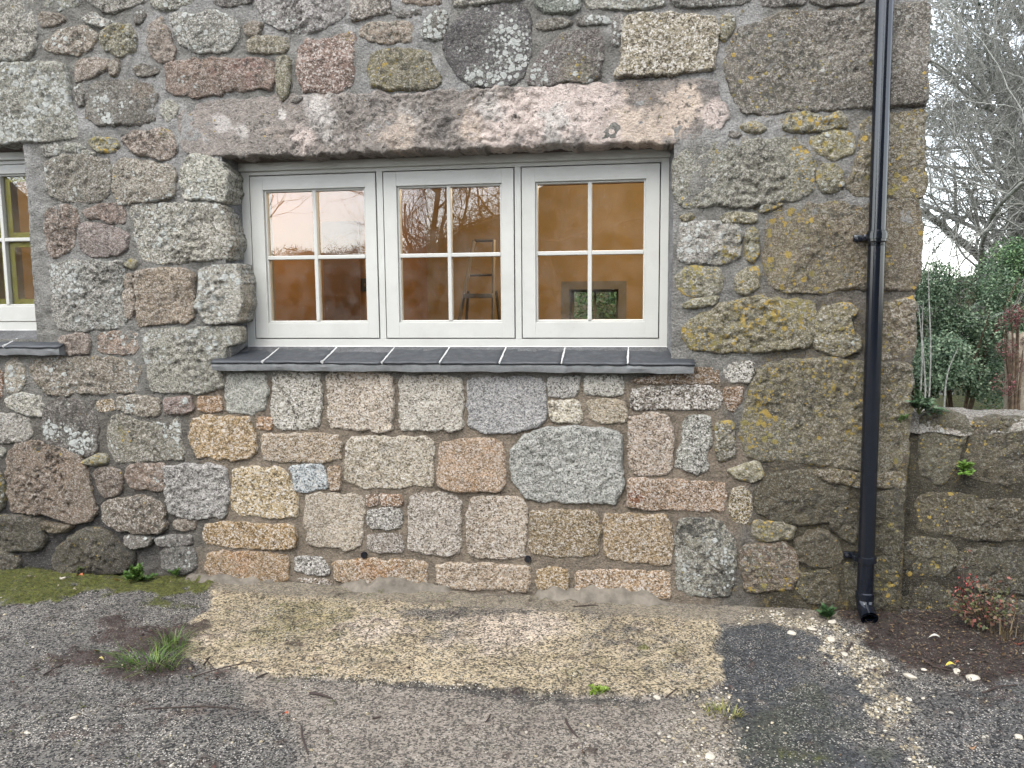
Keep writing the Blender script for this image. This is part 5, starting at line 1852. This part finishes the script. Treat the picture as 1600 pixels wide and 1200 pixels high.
for a_ in [(1485, 1053, 8, (214, 196, 92), 'fallen yellow leaf beside the pale stones'), (153, 1026, 8, (170, 100, 56), 'fallen orange-brown leaf left of the grass tuft'), (446, 1122, 7, (186, 96, 66), 'fallen red leaf on the tarmac at lower left of centre'),
           (455, 1125, 6, (212, 196, 176), 'pale curled leaf touching the fallen red leaf'), (125, 906, 7, (196, 120, 84), 'fallen orange leaf lying in the moss'), (158, 1039, 5, (206, 190, 120), 'small yellow leaf below the orange-brown leaf'),
           (1567, 1032, 6, (200, 160, 116), 'pale brown leaf lying on the leaf mould'), (1519, 1170, 6, (176, 140, 108), 'brown leaf on the tarmac at the lower right'), (1495, 1050, 4, (180, 116, 80), 'small brown leaf just above the yellow leaf'),
           (1459, 1008, 8, (210, 208, 196), 'whitish curled leaf on the leaf mould'), (1520, 1022, 5, (206, 200, 190), 'small whitish leaf right of the whitish curled leaf'), (182, 912, 6, (190, 150, 90), 'small tan leaf beside the weed at the wall foot'), (1592, 1010, 8, (120, 72, 58), 'dark brown leaf at the right edge of the leaf mould')]:
    fallen_leaf(*a_)


def twig(pts, r, lab):
    q_ = [onZ(x, y) for x, y in pts]
    m = MB()
    ps = [(float(p[0]), float(p[1]), gz_at(p[0], p[1]) + r * .9 + random.uniform(0, .004)) for p in q_]
    m.tube(ps, [r] * (len(ps) - 1) + [r * .5], 6)
    o = m.build('fallen_twig', M_TWIG, None, True)
    tag(o, lab, 'twig', 'fallen twigs on the yard')


for p_, r_, l_ in [([(484, 1085), (500, 1088), (520, 1093)], .0045, 'short straight twig just below the concrete pad'), ([(471, 1137), (472, 1152), (477, 1168), (482, 1182)], .0035, 'thin upright curved twig at the lower left of centre'),
                   ([(400, 1064), (412, 1060), (420, 1057)], .0035, 'small twig at the lower left edge of the concrete pad'), ([(766, 1120), (764, 1125), (758, 1131)], .003, 'tiny curved twig in the middle of the tarmac'),
                   ([(884, 1126), (886, 1135), (894, 1145), (903, 1154)], .0045, 'forked dark twig in the lower middle'), ([(582, 1125), (596, 1124)], .0045, 'stubby dark twig below the pad'),
                   ([(300, 1060), (340, 1050), (380, 1042), (402, 1040)], .0025, 'long thin stem running out from the soil by the tuft'), ([(225, 1110), (270, 1107), (320, 1106), (370, 1110)], .0025, 'long thin stem lying on the tarmac at the left'),
                   ([(68, 1058), (90, 1044), (110, 1034)], .0028, 'thin stem lying across the dark soil at the left'), ([(1440, 1036), (1460, 1048), (1490, 1058)], .004, 'dark twig lying under the yellow leaf'),
                   ([(1320, 1022), (1328, 1012), (1330, 1004)], .003, 'small twig in the gravel band'), ([(1040, 1091), (1058, 1084)], .003, 'thin twig at the right end of the pad edge'), ([(318, 1042), (330, 1030), (322, 1036), (336, 1048)], .003, 'curled rootlet by the left corner of the pad'), ([(1535, 1085), (1560, 1078), (1590, 1072)], .003, 'thin twig at the right below the leaf mould'),
                   ([(896, 954), (920, 952), (935, 951)], .0025, 'thin stem lying against the cement fillet')]:
    twig(p_, r_, l_)

# litter of dead stems and leaf scraps on the soil
def litter(name, n, weight, lab, cols, ln, seed):
    rr = np.random.default_rng(seed)
    core = (X > -3.4) & (X < 2.1) & (Y > -2.8) & (Y < .05)
    idx = np.flatnonzero((weight * core).ravel() > .25)
    wv = weight.ravel()[idx]
    ch = rr.choice(idx, n, p=wv / wv.sum())
    P = np.stack([X.ravel()[ch], Y.ravel()[ch], hz_.ravel()[ch] + rr.uniform(0, .01, n)], 1)
    D = unit(rr, n)
    D[:, 2] *= .25
    N = unit(rr, n) * .5 + np.array([0, 0, 1])
    V, Fq = leaf_quads(P, D, N, rr.uniform(.3, 1, n) * ln, rr.uniform(.12, .4, n) * ln, rr)
    o = mesh_obj(name, V, Fq, M_LEAFLIT, None, False, {'base': cols_for(rr, n, cols)})
    tag(o, lab, 'leaf litter', kind='stuff')


litter('leaf_litter', 2600, soil, 'dark leaf litter at the foot of the garden wall', [(74, 60, 50), (54, 44, 38), (92, 76, 62), (76, 54, 50), (120, 102, 82), (60, 48, 40), (128, 108, 78)], .022, 21)
litter('moss', 9000, moss * (X < -.9), 'green moss growing along the wall foot at the left', [(86, 94, 40), (112, 118, 48), (64, 72, 34), (96, 88, 44)], .012, 23)
litter('leaf_mould', 900, s2, 'dark crumbly plant litter round the grass tuft', [(72, 54, 48), (92, 66, 58), (54, 42, 36)], .022, 22)

# ------------------------------------------------------------------ small plants
def blades(name, x, y, n, spread, h, cols, lab, cat, seed, lean=.5):
    rr = np.random.default_rng(seed)
    c = onZ(x, y)
    z0 = gz_at(c[0], c[1])
    V, Fq, C = [], [], []
    for i in range(n):
        a, r = rr.uniform(0, 6.28), spread * math.sqrt(rr.random())
        bx_, by_ = r * math.cos(a), r * math.sin(a) * .7
        hh = h * rr.uniform(.45, 1.0)
        d = a + rr.normal(0, .6)
        ln_ = lean * rr.uniform(.3, 1.6) * hh
        w_ = rr.uniform(.0012, .0023)
        col = lin(cols[rr.integers(0, len(cols))]) * rr.uniform(.75, 1.25)
        sd_ = np.array([-math.sin(d), math.cos(d), 0])
        o = len(V)
        for k_ in range(5):
            t_ = k_ / 4
            p = np.array([bx_ + math.cos(d) * ln_ * t_ ** 1.7, by_ + math.sin(d) * ln_ * t_ ** 1.7, hh * (t_ - .28 * t_ ** 3)])
            ww_ = w_ * (1 - t_ ** 1.5) + .0003
            V += [p + sd_ * ww_, p - sd_ * ww_]
            C += [col, col]
        for k_ in range(4):
            Fq.append((o + 2 * k_, o + 2 * k_ + 1, o + 2 * k_ + 3, o + 2 * k_ + 2))
    o = mesh_obj(name, np.array(V), np.array(Fq), M_LEAF, None, True, {'base': np.array(C)})
    o.location = (float(c[0]), float(c[1]), z0 - .003)
    return tag(o, lab, cat)


blades('grass_tuft', 235, 1042, 120, .11, .095, [(86, 122, 44), (104, 138, 52), (70, 100, 40), (130, 150, 70)], 'bright green grass tuft growing from the dark soil at the left', 'grass', 41, 1.4)
blades('grass_tuft', 268, 1015, 60, .07, .12, [(96, 124, 56), (120, 136, 76), (86, 104, 50)], 'thinner grass tuft just behind the bright green tuft', 'grass', 42, .7)
blades('grass_tuft', 1130, 1118, 70, .06, .045, [(140, 140, 70), (110, 116, 56), (158, 150, 90)], 'short yellowish grass tuft by the corner of the dark patch', 'grass', 43, .8)
blades('grass_tuft', 1570, 1000, 40, .10, .16, [(126, 110, 78), (104, 92, 66)], 'dry brown grass at the foot of the garden wall', 'grass', 44, .5)


def weed(name, px_, py_, onwall, n, h, lln, cols, lab, cat, seed, Ywall=None, droop=.3):
    rr = np.random.default_rng(seed)
    c = onY(px_, py_, Ywall) if onwall else onZ(px_, py_)
    ro = empty(name, (float(c[0]), float(c[1]), float(c[2]) if onwall else gz_at(c[0], c[1])))
    tag(ro, lab, cat)
    P, D, N = [], [], []
    m = MB()
    for i in range(n):
        a = rr.uniform(0, 6.28)
        el = rr.uniform(.35, 1.4)
        tip = np.array([math.cos(a) * math.cos(el), math.sin(a) * math.cos(el) * .8 - (.35 if onwall else 0), math.sin(el)]) * h * rr.uniform(.5, 1)
        pts = [np.array([0, 0, 0.]), tip * .5 + np.array([0, 0, h * .08]), tip - np.array([0, 0, droop * h * .3])]
        m.tube([Vector(p) for p in pts], [.0018, .0014, .0008], 4)
        for k_ in range(9):
            t_ = .3 + .7 * (k_ + 1) / 9
            p = pts[0] * (1 - t_) ** 2 + 2 * pts[1] * t_ * (1 - t_) + pts[2] * t_ ** 2
            for s_ in (-1, 1):
                dr = tip / (np.linalg.norm(tip) + 1e-9)
                sdv = np.cross(dr, [0, 0, 1.0])
                P.append(p)
                D.append(sdv * s_ + dr * .6 + rr.normal(0, .25, 3))
                N.append(np.array([0, -.3, 1]) + rr.normal(0, .3, 3))
    m.build('stem', M_STEM, ro)
    P, D, N = np.array(P), np.array(D), np.array(N)
    k_ = len(P)
    V, Fq = leaf_quads(P, D, N, rr.uniform(.6, 1.1, k_) * lln, rr.uniform(.5, .8, k_) * lln * .8, rr)
    mesh_obj('leaves', V, Fq, M_LEAF, ro, False, {'base': cols_for(rr, k_, cols)})
    return ro


M_STEM = mat_plain('green_stem', (110, 120, 66), .7, 40, .2)
GRN = [(84, 118, 48), (104, 136, 58), (70, 98, 44)]
weed('weed', 212, 912, False, 16, .11, .030, GRN, 'leafy green weed growing in the moss at the wall foot', 'weed', 51)
weed('weed', 275, 908, False, 6, .06, .022, GRN, 'small green weed right of the leafy weed', 'weed', 52)
weed('weed', 120, 898, False, 5, .07, .02, [(96, 112, 58), (120, 128, 74)], 'thin weed in the moss left of the leafy weed', 'weed', 53)
weed('weed', 936, 1087, False, 7, .045, .018, [(130, 160, 50), (150, 176, 70)], 'bright green seedling at the lower edge of the concrete pad', 'weed', 54)
weed('ground_ivy', 1294, 968, False, 7, .06, .034, [(60, 92, 52), (76, 108, 62)], 'small dark ivy plant beside the downpipe foot', 'ivy', 55)
weed('fern', 1500, 742, True, 7, .08, .030, [(120, 160, 66), (140, 178, 84)], 'bright green fern sprouting from the garden wall', 'fern', 56, GY - .02)
weed('ivy', 1436, 648, True, 18, .13, .034, [(70, 98, 62), (92, 118, 84), (120, 140, 110)], 'grey-green ivy where the garden wall meets the house', 'ivy', 57, GY - .03, .8)
weed('weed', 1407, 660, True, 3, .04, .022, [(120, 150, 90)], 'tiny pale weed on the house corner below the ivy', 'weed', 58, -.02, .4)


def shrublet(name, x, y, w_, h, n, cols, lln, lab, seed, stems=10):
    rr = np.random.default_rng(seed)
    c = onZ(x, y)
    ro = empty(name, (float(c[0]), float(c[1]), gz_at(c[0], c[1])))
    tag(ro, lab, 'shrub')
    m = MB()
    for i in range(stems):
        a = rr.uniform(0, 6.28)
        tip = Vector((math.cos(a) * w_ * rr.uniform(.3, 1), math.sin(a) * w_ * .4, h * rr.uniform(.6, 1.15)))
        m.tube([Vector((0, 0, 0)), tip * .5 + Vector((0, 0, .02)), tip], [.004, .003, .001], 5)
    m.build('stem', M_TWIG, ro)
    P = unit(rr, n) * (rr.random((n, 1)) ** .4) * np.array([w_, w_ * .45, h * .5]) + np.array([0, 0, h * .55])
    P *= 1 + .15 * rr.normal(size=(n, 1))
    V, Fq = leaf_quads(P, unit(rr, n), unit(rr, n) + np.array([0, -.3, 1]), rr.uniform(.6, 1.2, n) * lln, rr.uniform(.4, .7, n) * lln, rr)
    mesh_obj('leaves', V, Fq, M_LEAF, ro, False, {'base': cols_for(rr, n, cols)})


shrublet('shrub', 1535, 990, .13, .19, 420, [(118, 84, 66), (96, 96, 56), (130, 104, 78), (110, 118, 76), (156, 96, 84)], .022, 'low bronze and green shrub at the foot of the garden wall', 61)
shrublet('shrub', 1508, 985, .05, .27, 90, [(196, 96, 90), (178, 84, 80), (150, 80, 70)], .014, 'slim sprig of red leaves rising above the low bronze shrub', 62, 5)

# ------------------------------------------------------------------ garden beyond the wall
def tubes_mesh(lines, sides):
    """lines: list of (pts n x 3, radii n)"""
    Vs, Fs, o = [], [], 0
    ang = np.arange(sides) * 2 * math.pi / sides
    ca, sa = np.cos(ang), np.sin(ang)
    for P, R in lines:
        T = np.gradient(P, axis=0)
        T /= np.linalg.norm(T, axis=1, keepdims=True) + 1e-9
        ref = np.array([0.31, 0.52, 0.79]) if abs(T[0] @ np.array([0.31, .52, .79])) < .9 else np.array([1., 0, 0])
        A = np.cross(T, ref)
        A /= np.linalg.norm(A, axis=1, keepdims=True) + 1e-9
        B = np.cross(T, A)
        n = len(P)
        V = P[:, None, :] + (A[:, None, :] * ca[None, :, None] + B[:, None, :] * sa[None, :, None]) * R[:, None, None]
        Vs.append(V.reshape(-1, 3))
        i = np.arange(n * sides).reshape(n, sides) + o
        j = np.roll(i, -1, 1)
        Fs.append(np.stack([i[:-1].ravel(), j[:-1].ravel(), j[1:].ravel(), i[1:].ravel()], 1))
        o += n * sides
    return np.concatenate(Vs), np.concatenate(Fs)


def grow(rr, p, d, ln, r, depth, out, wig, up, ratio, kids):
    n = max(4, int(ln / .09) if depth > 1 else int(ln / .06))
    n = min(n, 14)
    P = [p]
    d = d / np.linalg.norm(d)
    for i in range(n):
        d = d + rr.normal(0, wig, 3) + np.array([0, 0, up])
        d /= np.linalg.norm(d)
        P.append(P[-1] + d * ln / n)
    P = np.array(P)
    R = np.linspace(r, r * (.55 if depth > 0 else .35), n + 1)
    out[depth].append((P, R))
    if depth == 0:
        return
    for k_ in range(kids[depth]):
        t_ = rr.uniform(.2, 1.0)
        i = min(int(t_ * n), n - 1)
        dd = P[i + 1] - P[i]
        dd /= np.linalg.norm(dd)
        v = unit(rr, 1)[0]
        nd = dd * rr.uniform(.4, 1.0) + v * rr.uniform(.5, 1.0)
        grow(rr, P[i], nd, ln * rr.uniform(.45, .8) * ratio, max(R[i] * .5, .0020), depth - 1, out, wig * 1.15, up, ratio, kids)


def bare_tree(name, loc_, h, r, seed, lab, m_trunk, m_twig, kids, wig=.2, up=.02, ratio=.85, lean=(0, 0), depth=4, ivy=0, group=None):
    rr = np.random.default_rng(seed)
    out = {i: [] for i in range(depth + 1)}
    grow(rr, np.array([0, 0, -.1]), np.array([lean[0], lean[1], 1.0]), h, r, depth, out, wig * .5, up, ratio, kids)
    ro = tag(empty(name, loc_), lab, 'tree', group)
    big = out[depth] + out[depth - 1]
    V, Fq = tubes_mesh(big, 8)
    mesh_obj('trunk', V, Fq, m_trunk, ro, True)
    small = []
    for i in range(depth - 1):
        small += out[i]
    V, Fq = tubes_mesh(small, 3)
    mesh_obj('crown', V, Fq, m_twig, ro, True)
    TRI[0] += 2 * len(Fq)
    return ro


def gp(x, y, Y_):
    p = onY(x, y, Y_)
    return p


# tangled pale twigs: two close bare trees, a darker one behind
p1 = gp(1560, 600, 7.4)
bare_tree('bare_tree', (float(p1[0]) + .75, 7.4, 0), 4.6, .08, 205, 'bare tree with tangled pale grey twigs behind the house corner', M_BARK_GREY, M_BARK_GREY, {4: 24, 3: 12, 2: 8, 1: 5}, .24, -.01, .88, (-.35, 0))
p1 = gp(1500, 600, 8.4)
bare_tree('bare_tree', (float(p1[0]) - .2, 8.4, 0), 5.2, .085, 206, 'bare pale tree close behind the house gable, its twigs arching right', M_BARK_GREY, M_BARK_GREY, {4: 24, 3: 12, 2: 8, 1: 5}, .24, -.01, .88, (.15, 0))
p1 = gp(1640, 600, 11.0)
bare_tree('bare_tree', (float(p1[0]), 11.0, 0), 5.4, .17, 207, 'darker bare tree farther back at the right edge', M_BARK_DARK, M_BARK_DARK, {4: 12, 3: 6, 2: 5, 1: 4}, .18, .0, .85, (-.2, 0))


def bush(name, x, ybase, ytop, Y_, wpx, n, cols, lln, lab, cat, seed, depthm=.8, lumps=14):
    rr = np.random.default_rng(seed)
    c = gp(x, ybase, Y_)
    top = gp(x, ytop, Y_)
    hh = float(top[2])
    hw = wpx * (Y_ - CAM[1]) / F / 2
    ro = tag(empty(name, (float(c[0]), Y_, 0)), lab, cat)
    m = MB()
    for i in range(9):
        a = rr.uniform(0, 6.28)
        tip = Vector((math.cos(a) * hw * .7, math.sin(a) * depthm * .7, hh * rr.uniform(.6, .95)))
        m.tube([Vector((math.cos(a) * .05, math.sin(a) * .05, -.05)), tip * .5 + Vector((0, 0, .1)), tip], [.018, .012, .004], 5)
    m.build('stem', M_BARK_BROWN, ro)
    Pl = []
    for i in range(lumps):
        u = unit(rr, 1)[0] * rr.random() ** .33
        cc = np.array([u[0] * hw * .72, u[1] * depthm * .7, hh * .53 + u[2] * hh * .42])
        rad = rr.uniform(.28, .5) * min(hw, hh * .5)
        k_ = n // lumps
        v = unit(rr, k_) * (rad * (.55 + .5 * rr.random((k_, 1)) ** .6))
        Pl.append(cc + v)
    P = np.concatenate(Pl)
    P[:, 2] = np.clip(P[:, 2], .03, None)
    k_ = len(P)
    nrm = P - np.array([0, 0, hh * .4])
    nrm /= np.linalg.norm(nrm, axis=1, keepdims=True)
    V, Fq = leaf_quads(P, unit(rr, k_) + nrm * .4, nrm + .6 * unit(rr, k_) + np.array([0, 0, .4]), rr.uniform(.6, 1.2, k_) * lln, rr.uniform(.45, .75, k_) * lln, rr)
    mesh_obj('leaves', V, Fq, M_LEAF, ro, False, {'base': cols_for(rr, k_, cols)})
    return ro


EVG = [(98, 124, 96), (116, 144, 110), (138, 162, 128), (78, 102, 80), (156, 174, 142)]
bush('bush', 1500, 610, 392, 5.4, 190, 17000, EVG, .036, 'dense dark evergreen bush behind the garden wall', 'bush', 301)
bush('bush', 1610, 610, 352, 6.0, 190, 15000, [(106, 138, 98), (130, 162, 114), (150, 178, 124), (88, 120, 84)], .038, 'taller evergreen bush at the right edge behind the red shrub', 'bush', 302)
bush('bush', 1440, 612, 440, 6.2, 110, 4000, [(70, 98, 68), (90, 120, 80)], .05, 'dark bush half hidden by the house corner', 'bush', 303)
bush('bush', 1330, 612, 420, 6.6, 220, 7000, EVG, .04, 'rounded evergreen bush behind the house gable', 'bush', 305)
bush('red_shrub', 1592, 600, 446, 4.2, 66, 2200, [(150, 100, 100), (128, 92, 88), (110, 90, 80), (176, 96, 104), (104, 98, 82)], .02, 'airy shrub with red leaves beside the pale stump', 'shrub', 304, .25, 9)
# slender bare shoots beside the house corner
for i, (xa, xb, yb_, lab) in enumerate([(1437, 1434, 470, 'tall bare shoot nearest the house corner'), (1446, 1456, 410, 'longest bare shoot curving right beside the house corner'), (1441, 1450, 470, 'short straight bare shoot between the two taller shoots'), (1475, 1500, 545, 'arching pale stem in front of the dark bush')]):
    p0, p1 = gp(xa, 625, 3.4), gp(xb, yb_, 3.4)
    m = MB()
    n = 8
    ps = []
    for k_ in range(n + 1):
        t_ = k_ / n
        q_ = p0 * (1 - t_) + p1 * t_ + np.array([.03 * math.sin(3 * t_ + i), .02 * math.sin(2 * t_), 0])
        ps.append(q_)
    ps[0][2] = 0
    m.tube([Vector(p) for p in ps], list(np.linspace(.008, .003, n + 1)), 6)
    o = m.build('bare_shoot', M_BARK_GREY, None, True)
    tag(o, lab, 'stem', 'bare shoots behind the garden wall')
# pale stump
pa = gp(1592, 560, 4.6)
rr = np.random.default_rng(77)
V, Fq = [], []
nr, ns = 22, 28
for i in range(nr):
    z = float(onY(1588, 528, 3.9)[2]) * i / (nr - 1)
    for k_ in range(ns):
        a = 2 * math.pi * k_ / ns
        r = (.10 - .015 * i / nr) * (1 + .10 * math.sin(5 * a + .5) + .06 * math.sin(9 * a + z * 3)) + .01 * rr.normal()
        V.append((r * math.cos(a), r * math.sin(a), z + (.03 * math.sin(3 * a) if i == nr - 1 else 0)))
for i in range(nr - 1):
    for k_ in range(ns):
        Fq.append((i * ns + k_, i * ns + (k_ + 1) % ns, (i + 1) * ns + (k_ + 1) % ns, (i + 1) * ns + k_))
Fq.append(tuple((nr - 1) * ns + k_ for k_ in range(ns)))
o = mesh_obj('tree_stump', np.array(V), Fq, mat_bark('pale_stump_bark', (150, 134, 114), (196, 184, 166)), None, True)
o.location = (float(pa[0]), 4.6, 0)
tag(o, 'pale grooved tree stump under the red shrub', 'stump')


def grass_field(name, x0, x1, y0, y1, n, h, lab, seed):
    rr = np.random.default_rng(seed)
    P = np.stack([rr.uniform(x0, x1, n), rr.uniform(y0, y1, n), np.zeros(n)], 1)
    D = np.stack([rr.normal(0, .4, n), rr.normal(0, .4, n), np.ones(n)], 1)
    V, Fq = leaf_quads(P, D, unit(rr, n), rr.uniform(.4, 1, n) * h, np.full(n, .014), rr, .05)
    o = mesh_obj(name, V, Fq, M_LEAF, None, False, {'base': cols_for(rr, n, [(96, 128, 52), (120, 148, 62), (80, 108, 48), (140, 150, 84)])})
    tag(o, lab, 'grass', kind='stuff')


grass_field('garden_grass', XC + .1, XC + 3.6, .6, 5.0, 9000, .30, 'rough green grass in the garden behind the wall', 88)

# dark ivy-clad tree far behind the twigs
def leafy_tree(name, loc_, h, blobs_, n, cols, lln, lab, seed):
    rr = np.random.default_rng(seed)
    ro = tag(empty(name, loc_), lab, 'tree')
    out = {i: [] for i in range(4)}
    grow(rr, np.array([0, 0, -.1]), np.array([-.05, 0, 1.0]), h, .2, 3, out, .08, .03, .8, {3: 14, 2: 6, 1: 5})
    V, Fq = tubes_mesh(out[3] + out[2] + out[1], 6)
    mesh_obj('trunk', V, Fq, M_BARK_DARK, ro, True)
    Pl = []
    for (x, y, z, r) in blobs_:
        k_ = int(n * r ** 2 / sum(b[3] ** 2 for b in blobs_))
        Pl.append(np.array([x, y, z]) + unit(rr, k_) * r * (rr.random((k_, 1)) ** .35) * np.array([1, 1, .8]))
    P = np.concatenate(Pl)
    k_ = len(P)
    V, Fq = leaf_quads(P, unit(rr, k_), unit(rr, k_) + np.array([0, -.2, .6]), rr.uniform(.6, 1.3, k_) * lln, rr.uniform(.5, .8, k_) * lln, rr)
    mesh_obj('crown', V, Fq, M_LEAF, ro, False, {'base': cols_for(rr, k_, cols)})


p1 = gp(1560, 600, 14.0)
rl = np.random.default_rng(5)
bl = [(rl.uniform(-2.6, 2.6), rl.uniform(-1, 1), rl.uniform(4.6, 9.5), rl.uniform(.35, .9)) for _ in range(34)]
leafy_tree('evergreen_tree', (float(p1[0]), 14.0, 0), 8.5, bl, 15000, [(96, 112, 98), (112, 126, 112), (80, 96, 88)], .11, 'tall dark evergreen tree far behind the pale bare trees', 611)

# foliage outside the small back window
bush('hedge_bush', 930, 560, 400, 6.2, 260, 3500, [(96, 130, 70), (120, 150, 84), (80, 112, 60)], .07, 'green bush seen through the far window of the room', 'bush', 310)

# ------------------------------------------------------------------ behind the camera: what the panes reflect
def hedge(name, x0, x1, y, hfun, n, cols, lab, seed):
    rr = np.random.default_rng(seed)
    ro = tag(empty(name, ((x0 + x1) / 2, y, 0)), lab, 'hedge')
    xx = rr.uniform(x0, x1, n)
    top = np.array([hfun(v) for v in xx]) * (1 + .10 * fbm(xx, xx * 0, .9, 4, seed))
    zz = top * rr.random(n) ** .45
    yy = rr.normal(0, .5, n)
    P = np.stack([xx - (x0 + x1) / 2, yy, zz], 1)
    V, Fq = leaf_quads(P, unit(rr, n), unit(rr, n), rr.uniform(.6, 1.2, n) * .26, rr.uniform(.5, .8, n) * .03, rr)
    mesh_obj('foliage', V, Fq, M_LEAF, ro, False, {'base': cols_for(rr, n, cols)})
    m = MB()
    k_ = 0
    xv = x0
    while xv < x1:
        hh = hfun(xv) * .7
        m.tube([Vector((xv - (x0 + x1) / 2, 0, -.1)), Vector((xv - (x0 + x1) / 2 + .2, .1, hh))], [.06, .02], 5)
        xv += .7
    m.build('stem', M_BARK_BROWN, ro)
    xs_ = np.linspace(x0, x1, 400)
    wob = 1 + .10 * fbm(xs_, xs_ * 0, .5, 4, seed + 3)
    Vv = []
    for v, wv_ in zip(xs_, wob):
        hh = hfun(v) * .92 * wv_
        for (yy_, f_) in ((-1.5, 0), (-.9, .62), (-.4, .95), (0, 1), (.4, .95), (.9, .62), (1.5, 0)):
            Vv.append((v - (x0 + x1) / 2, yy_, hh * f_ - .05))
    i_ = np.arange(len(Vv)).reshape(400, 7)
    mesh_obj('hedge_core', np.array(Vv), np.stack([i_[:-1, :-1].ravel(), i_[1:, :-1].ravel(), i_[1:, 1:].ravel(), i_[:-1, 1:].ravel()], 1), mat_bark('hedge_core_brown', (62, 54, 42), (96, 88, 62)), ro, True)  # solid core added inside the hedge so no sky shows through


hedge('garden_hedge', XC - 3, XC + 14, 17.0, lambda x: 2.1 + .3 * math.sin(x * .8), 9000, [(92, 112, 80), (112, 130, 92), (78, 92, 66)], 'far garden hedge closing the view behind the bushes', 402)
HB = [(96, 86, 66), (80, 76, 54), (112, 96, 72), (70, 72, 48)]
hedge('hedge', -26, 16, -20.5, lambda x: 2.7 + .4 * math.sin(x * .5) + max(0, (x + 7.5) * .62) + max(0, (-15 - x) * .5), 60000, HB, 'tall brown winter hedge across the yard, reflected in the panes', 401)
bare_tree('bare_tree', (-6.0, -18.5, 0), 6.5, .11, 411, 'spreading bare tree across the yard, reflected in the middle casement', M_BARK_BROWN, M_BARK_BROWN, {4: 14, 3: 8, 2: 6, 1: 4}, .16, .02, .9, (.1, 0))
bare_tree('bare_tree', (-2.0, -19.0, 0), 7.5, .12, 412, 'tall bare tree across the yard, reflected in the right casement', M_BARK_BROWN, M_BARK_BROWN, {4: 14, 3: 8, 2: 6, 1: 4}, .16, .02, .9, (-.05, 0))
bare_tree('bare_tree', (-12.0, -18.0, 0), 4.6, .07, 413, 'slender bare tree across the yard, reflected in the left casement', M_BARK_BROWN, M_BARK_BROWN, {4: 8, 3: 5, 2: 4, 1: 3}, .16, .03, .9, (.1, 0))
print('STONE/TWIG TRIS', TRI[0])
